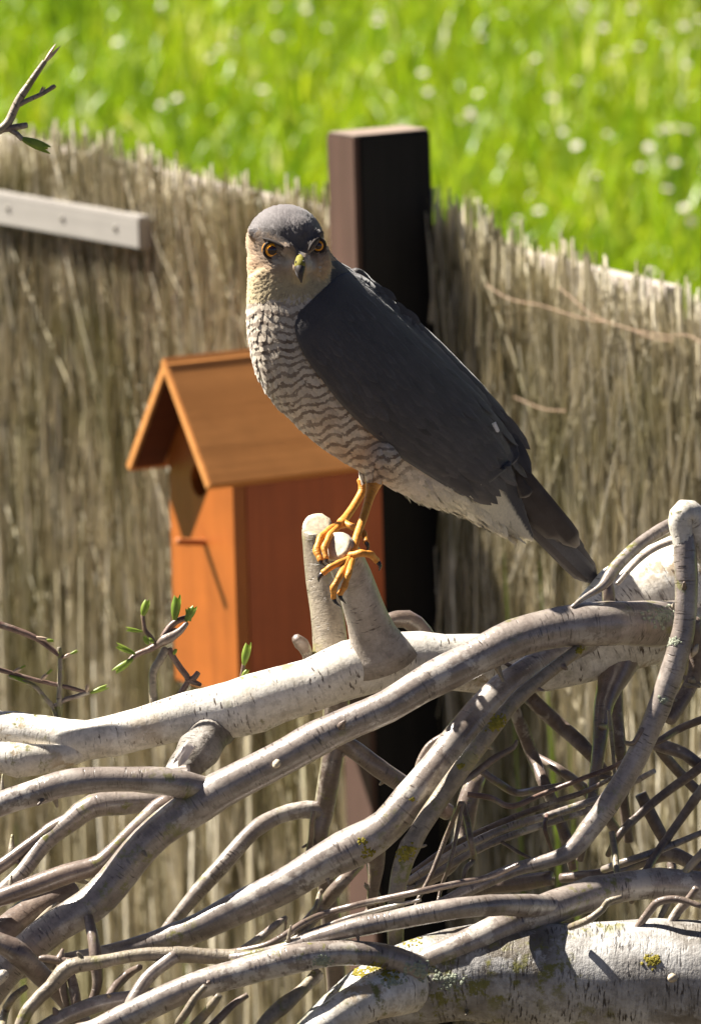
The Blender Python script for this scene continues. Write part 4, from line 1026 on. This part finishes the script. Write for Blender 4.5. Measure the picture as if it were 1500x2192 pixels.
# ---- feathers
def feather(Vs, Fs, A, p, nrm, dr, L, Wd, lift, colf, rowsN=4):
    dr = (dr - nrm*dr.dot(nrm)).normalized(); sd = nrm.cross(dr); b = len(Vs)
    prof = (.55, 1.0, .92, .42) if rowsN == 4 else (.6, .9, 1.0, 1.0, .85, .4)
    for i in range(rowsN):
        t = i/(rowsN-1)
        for k in (-1, 0, 1):
            q = p + dr*(L*t) + sd*(k*Wd*.5*prof[i]) + nrm*(lift*L*t + .0002 - abs(k)*Wd*.10)
            if k == 0 and i == rowsN-1: q += dr*L*.10
            Vs.append(q); A.append(colf(q, t, k))
    for i in range(rowsN-1):
        for k in range(2):
            a = b+i*3+k; Fs.append((a, a+1, a+4, a+3))
Vs, Fs, A = [], [], []
order = list(range(len(bpos))); random.shuffle(order); cell = {}
def flow(p):
    x, y, d = pix(p)
    if y < 640 and x < 715:
        c = W(642, 565, bd(612)-100*UB); f_ = (p-c)
        if f_.length < .001: f_ = -UP
        return f_.normalized()
    s_, q = ring_q(x, y); a = ringat(min(s_+.5, NR-1)); b = ringat(max(s_-.5, 0))
    return (W((b[0]+b[2])/2, (b[1]+b[3])/2, bd((b[0]+b[2])/2)) - W((a[0]+a[2])/2, (a[1]+a[3])/2, bd((a[0]+a[2])/2))).normalized()
_poly = np.array(WE + WU[::-1], float)
def in_wing(x, y):
    X, Y = _poly[:, 0], _poly[:, 1]; X2, Y2 = np.roll(X, -1), np.roll(Y, -1)
    c_ = (Y > y) != (Y2 > y); xi = X + (y-Y)*(X2-X)/np.where(Y2 == Y, 1e-9, Y2-Y)
    return bool(np.count_nonzero(c_ & (x < xi)) % 2)
cnt = 0
for i in order:
    p = bpos[i]; x, y, d = pix(p); head = y < 640 and x < 715
    if head and math.hypot(x-EYE_L[0], y-EYE_L[1]-3) < 20: continue
    if head and math.hypot(x-EYE_R[0], y-EYE_R[1]-3) < 16: continue
    if head and math.hypot(x-CERE[0], (y-CERE[1]-12)*.6) < 19: continue
    if y > 1015 and x < 815: continue
    if x > 1040 and y < 1035: continue
    if x > 985 and d < bd(x)+.01 and y < 1070+(x-1000)*.754: continue
    if not head and d < bd(x)+.004 and (in_wing(x, y) and (y > 760 or in_wing(x-16, y-5)) or (y > 770 and (in_wing(x+22, y+24) or in_wing(x+10, y+11)))): continue
    sp = (.0022 if head else .0038)
    if not head:
        s_, q = ring_q(x, y)
        if d < bd(x) and q > .05 and s_ > 3: 
            sp = .007
    key = (int(p.x/sp), int(p.y/sp), int(p.z/sp), head)
    if key in cell: continue
    cell[key] = 1
    c0, b0, ph0 = zc[i]; var = 1 + random.gauss(0, .07)
    if head: L, Wd, lift = .0044, .0030, .10
    else: L, Wd, lift = .0085*random.uniform(.85, 1.15), .0062, .10
    under = (not head) and s_ < 4.6 and q < .1
    if under: L *= 1.3; lift = .22
    jit = random.gauss(0, .55)
    def cf(qp, t, k, c0=c0, b0=b0, ph0=ph0, var=var, head=head, jit=jit):
        if head: return (c0*var*(1+.18*t), 0, 0)
        z_ = zone(qp); return (z_[0]*var, z_[1], z_[2]+jit)
    feather(Vs, Fs, A, p - bnor[i]*.0003, bnor[i], flow(p)+Vector((random.gauss(0, .10), random.gauss(0, .10), random.gauss(0, .10))), L, Wd, lift*random.uniform(.5, 1.3), cf); cnt += 1
o = mesh_obj('contour_feathers', Vs, Fs, M['plumage'], body, True); set_attrs(o.data, A); tag(o, kind='stuff')
# wisps of the under-tail fluff
Vs, Fs, A = [], [], []
for k in range(160):
    s_ = random.uniform(1.2, 4.6); phi = math.pi + random.gauss(0, .5); p = surf(s_, phi, -2); n_ = (p - surf(s_, phi, -20)).normalized()
    c_ = C_WHITE*random.uniform(.7, 1.0)
    feather(Vs, Fs, A, p, n_, flow(p)+Vector((random.gauss(0, .25), random.gauss(0, .2), random.gauss(0, .2))), random.uniform(.004, .008), .0011, .14, lambda qp, t, kk, c_=c_: (c_, 0, 0))
o = mesh_obj('under_tail_fluff', Vs, Fs, M['plumage'], body, True); set_attrs(o.data, A); tag(o, kind='stuff')
# wing coverts and flight feathers on the near wing
Vs, Fs, A = [], [], []
n, m = len(WG), len(WG[0])
wd_dir = lambda i, j: (WG[min(i+4, n-1)][j]-WG[max(i-4, 0)][j]).normalized()
def wnorm(i, j):
    a = WG[min(i+1, n-1)][j]-WG[max(i-1, 0)][j]; b = WG[i][min(j+1, m-1)]-WG[i][max(j-1, 0)]
    q = a.cross(b).normalized(); return q if q.dot(FWD) < 0 else -q
for i in range(int(n*.74), 13, -2):
    for j in range(0, m, 1):
        if (i+j) % 2 or random.random() < .12: continue
        far = i/n
        if j < 2 or (j < 3 and far > .3): continue
        L = (.009 + .020*far)*random.uniform(.85, 1.1); Wd = .0055 + .0045*far
        if i + int(L/.0016) > n+2: L *= .6
        v_ = 1+random.gauss(0, .13); br = sm(.45, .95, far)
        cc = (C_SLATE*(1-.4*br) + np.array((.060, .046, .040))*.4*br)*v_
        feather(Vs, Fs, A, WG[i][j], wnorm(i, j), wd_dir(i, j)+Vector((random.gauss(0, .04),)*3), L, Wd, .012, lambda qp, t, k, cc=cc: (cc*(1+.5*abs(k)*t), 0, 0), 6)
o = mesh_obj('covert_feathers', Vs, Fs, M['wing'], wing_o, True); set_attrs(o.data, A); tag(o, kind='stuff')
# long flight feathers along the lower wing edge
def long_feather(name, p0, p1, d0, d1, w0, w1, col, parent, tipc=None, mat='wing', bend=0, thick=.0008, asym=.0):
    dx, dy = p1[0]-p0[0], p1[1]-p0[1]; L = math.hypot(dx, dy); nx_, ny_ = -dy/L, dx/L; V, Fc, cc = [], [], []
    N = 12
    for i in range(N+1):
        t = i/N; wv = w0+(w1-w0)*t
        if t > .86: wv *= math.sqrt(max(.03, 1-((t-.86)/.145)**2))
        bx, by = p0[0]+dx*t + nx_*bend*math.sin(math.pi*t), p0[1]+dy*t + ny_*bend*math.sin(math.pi*t)
        for k in (-1, -.5, 0, .5, 1):
            V.append(W(bx+nx_*wv*k, by+ny_*wv*k, d0+(d1-d0)*t + abs(k)**2*wv*.12*UB - (1-abs(k))*.0002))
            f_ = 1 + .10*math.sin(k*9+t*3) - (.22 if (int(t*6) % 2 and t > .1) else 0)*(.5)
            e = (tipc if tipc is not None and (abs(k) == 1 and k > 0 or t > .97) else col); cc.append((*(np.array(e)*f_), 1))
    for i in range(N):
        for j in range(4): a = i*5+j; Fc.append((a, a+1, a+6, a+5))
    o = mesh_obj(name, V, Fc, M[mat], parent, True, None, {'col': ('FLOAT_COLOR', cc)})
    md = o.modifiers.new('thick', 'SOLIDIFY'); md.thickness = thick; return o
dw = lambda x, k: bd(x) - (62-k*2.5)*UB
for k, (a, b, w_) in enumerate((((815, 925), (984, 1044), 9), ((820, 912), (1000, 1044), 12), ((830, 900), (1016, 1036), 13), ((845, 890), (1032, 1026), 14), ((862, 878), (1046, 1010), 14), ((880, 868), (1060, 996), 14))):
    long_feather('flight_feather', a, b, bd(a[0])-104*UB, bd(b[0])-(52+k*1.5)*UB, w_, w_-2, (.066-.003*(k % 2), .056, .054), hawk, (.12, .10, .09))
# tail
TB = (1070, 1008)
for k, (a, b, w_, c_, dz, tip) in enumerate((
   ((1052, 950), (1236, 1170), 26, (.040, .027, .020), -16, (.16, .13, .10)),
   ((1040, 962), (1226, 1160), 29, (.046, .031, .022), -12, None),
   ((1032, 984), (1200, 1150), 29, (.050, .034, .024), -8, None),
   ((1060, 1030), (1272, 1246), 25, (.085, .078, .080), -2, (.14, .12, .11)),
   ((1056, 1040), (1256, 1244), 19, (.075, .060, .052), 2, None),
   ((1074, 1010), (1274, 1238), 24, (.06, .05, .047), 10, None),
   ((1080, 1004), (1262, 1222), 24, (.05, .04, .037), 18, None),
   ((1090, 996), (1246, 1196), 24, (.05, .04, .035), 26, None))):
    long_feather('tail_feather', a, b, bd(a[0])+(dz+12)*UB, bd(b[0])+dz*UB, w_, w_*.92, c_, hawk, tip)
for (a, b, w_, dz) in (((1100, 1006), (1128, 1064), 17, -20),):
    long_feather('tail_covert', a, b, bd(a[0])+(dz+14)*UB, bd(b[0])+dz*UB, w_*.35, w_, (.055, .042, .033), hawk, (.24, .20, .16))
long_feather('white_feather', (1056, 905), (1066, 925), bd(1060)-72*UB, bd(1066)-70*UB, 5, 4, (.8, .78, .76), hawk)

# ---- eyes, beak
M['iris'] = simple('orange_iris', (.90, .34, .015), .12, .6, 900, .2)
M['pupil'] = simple('pupil', (.025, .006, .004), .06, .7)
M['eyelid'] = simple('eye_rim', (.045, .036, .032), .8, .2)
M['brow'] = simple('brow_skin', (.34, .29, .12), .5, .4, 400, .3)
def sphere(name, c, r_, mat, parent, sub=3, sq=None):
    bm = bmesh.new(); bmesh.ops.create_icosphere(bm, subdivisions=sub, radius=r_)
    for v in bm.verts:
        v.co = c + v.co
    me = bpy.data.meshes.new(name); bm.to_mesh(me); bm.free(); me.materials.append(mat)
    me.polygons.foreach_set('use_smooth', [True]*len(me.polygons))
    return link(bpy.data.objects.new(name, me), parent)
d0 = bd(612)
for (ex, ey, ed, er, ln_) in ((583, 534, -64, 22.5, Vector((-.02, -1, .02))), (681, 525, -46, 18, Vector((.02, -1, .04)))):
    c = W(ex, ey, d0+ed*UB); r_ = er*UB; ln_.normalize()
    eye = sphere('eye', c, r_, M['iris'], hawk)
    # pupil cap
    sd_ = ln_.cross(Z).normalized(); up_ = sd_.cross(ln_); V, Fc = [c+ln_*(r_*1.012)], []
    for q in range(1, 5):
        a = .44*q/4
        for k in range(18): V.append(c + (ln_*math.cos(a) + (sd_*math.cos(k*math.pi/9)+up_*math.sin(k*math.pi/9))*math.sin(a))*(r_*1.012))
    for k in range(18): Fc.append((0, 1+k, 1+(k+1) % 18))
    for q in range(3):
        for k in range(18): Fc.append((1+q*18+k, 1+(q+1)*18+k, 1+(q+1)*18+(k+1) % 18, 1+q*18+(k+1) % 18))
    mesh_obj('pupil', V, Fc, M['pupil'], eye)
    ring = []
    for k in range(25):
        a = k*2*math.pi/24; dirv = (ln_*math.cos(.88)+(sd_*math.cos(a)+up_*math.sin(a))*math.sin(.88)); q = c+dirv*r_*1.0; ring.append((*q, .0012))
    limb_w('eye_rim', ring, M['eyelid'], eye, 7, 0, None)
brw = [(548, 503, -66, 5), (566, 508, -84, 8), (590, 518, -96, 10), (612, 531, -100, 9), (626, 543, -98, 5)]
def brow(pts, nm='brow_ridge', mat='eyelid'): 
    limb(nm, [(x, y, d0+z_*UB, r_) for x, y, z_, r_ in pts], M[mat], hawk, 10, .08)
brow([(562, 510, -72, 1.5), (572, 512, -82, 3), (590, 519, -90, 4), (606, 529, -94, 3), (614, 536, -94, 1.2)])
brow([(686, 508, -60, 2), (674, 515, -76, 4.5), (665, 527, -88, 3.5), (661, 536, -92, 2)])
M['cere'] = simple('yellow_cere', (.24, .21, .045), .7, .15, 500, .3)
M['beak'] = simple('dark_horn_beak', (.05, .04, .036), .5, .35, 400, .3)
M['beak2'] = simple('grey_horn', (.14, .13, .13), .35, .5)
limb('cere', [(641, 550, d0-94*UB, 7), (642, 557, d0-104*UB, 10), (642, 566, d0-109*UB, 11.5), (642, 573, d0-111*UB, 10.5)], M['cere'], hawk, 14, .05)
limb('beak', [(642, 566, d0-104*UB, 12), (642, 576, d0-114*UB, 10.5), (643, 586, d0-117*UB, 7.5), (644, 596, d0-115*UB, 4.2), (645, 605, d0-110*UB, 1.2)], M['beak'], hawk, 14, .02)
limb('lower_beak', [(640, 574, d0-94*UB, 10), (641, 586, d0-104*UB, 8), (643, 596, d0-106*UB, 4)], M['beak2'], hawk, 10, .02)
for (x, y) in ((634, 561), (650, 560)): limb('nostril', [(x, y-2, d0-114*UB, 2.2), (x, y+2, d0-115*UB, 2.2)], M['beak'], hawk, 6, 0)

# ---- legs and feet
s = NT('orange_leg_scales'); geo = s.n('ShaderNodeNewGeometry').outputs['Position']; uv = s.n('ShaderNodeUVMap', uv_map='UVMap').outputs[0]
sc_ = s.noise(s.mapping(uv, (120, 520, 1)), 1, 2); col = s.ramp(s.noise(geo, 150, 3), [(.3, (.54, .21, .025)), (.7, (.62, .28, .045))])
col = s.mix(s.ramp(sc_, [(.5, 0.0), (.65, .5)]), col, (.30, .11, .02)); s.base(col); s.rough(.5, .4); s.bump(sc_, .8, .0008)
s.b.inputs['Subsurface Weight'].default_value = .15; s.b.inputs['Subsurface Radius'].default_value = (.004, .0015, .0005); s.b.inputs['Subsurface Scale'].default_value = .5; M['leg'] = s.m
M['claw'] = simple('black_claw', (.03, .022, .02), .25, .5)
def leg(pts, toes):
    L_ = limb('leg', pts, M['leg'], hawk, 14, .05)
    for path, cl in toes:
        path = [(x, y, dd, r_*.84) for x, y, dd, r_ in path]
        # knuckled toe
        q = []
        for i, (x, y, dd, r_) in enumerate(path):
            q.append((x, y, dd, r_))
            if i < len(path)-1:
                x2, y2, d2, r2 = path[i+1]; q.append(((x+x2)/2, (y+y2)/2, (dd+d2)/2, (r_+r2)/2*.86))
        t = limb('toe', q, M['leg'], L_, 10, .04)
        x, y, dd, r_ = path[-1]
        limb('claw', [(x, y, dd, r_*.72), ((x+cl[0])/2+cl[2], (y+cl[1])/2, dd-.001, r_*.55), (cl[0], cl[1], dd+.001, .8)], M['claw'], L_, 8, 0)
N_ = 4.955
leg([(800, 1030, 4.995, 20), (793, 1056, 4.99, 12), (780, 1100, 4.975, 9.5), (765, 1145, 4.96, 9), (754, 1180, 4.95, 10), (747, 1196, 4.946, 13)],
    [([(750, 1196, 4.944, 11), (725, 1206, 4.934, 10), (706, 1215, 4.93, 9), (692, 1226, 4.932, 9)], (682, 1246, -4)),
     ([(750, 1190, 4.944, 11), (772, 1184, 4.940, 10), (793, 1187, 4.944, 10), (806, 1200, 4.952, 9)], (811, 1222, 5)),
     ([(746, 1198, 4.942, 11), (728, 1232, 4.926, 10), (714, 1258, 4.924, 10), (714, 1280, 4.928, 8)], (731, 1300, -4)),
     ([(752, 1200, 4.942, 10), (746, 1228, 4.926, 9), (737, 1256, 4.926, 9), (727, 1272, 4.928, 8)], (740, 1292, -3))])
leg([(780, 1030, 5.015, 17), (776, 1050, 5.014, 10), (758, 1082, 5.005, 8.5), (740, 1108, 4.992, 9), (732, 1120, 4.982, 12)],
    [([(734, 1118, 4.98, 11), (708, 1133, 4.966, 11), (686, 1150, 4.955, 10), (677, 1178, 4.948, 10), (686, 1200, 4.944, 8)], (697, 1212, -3)),
     ([(736, 1120, 4.98, 11), (760, 1130, 4.972, 10), (778, 1142, 4.965, 9), (783, 1160, 4.958, 8)], (784, 1182, 4)),
     ([(728, 1122, 4.976, 10), (706, 1146, 4.954, 9), (694, 1172, 4.945, 9), (698, 1196, 4.942, 7)], (706, 1208, -2))])
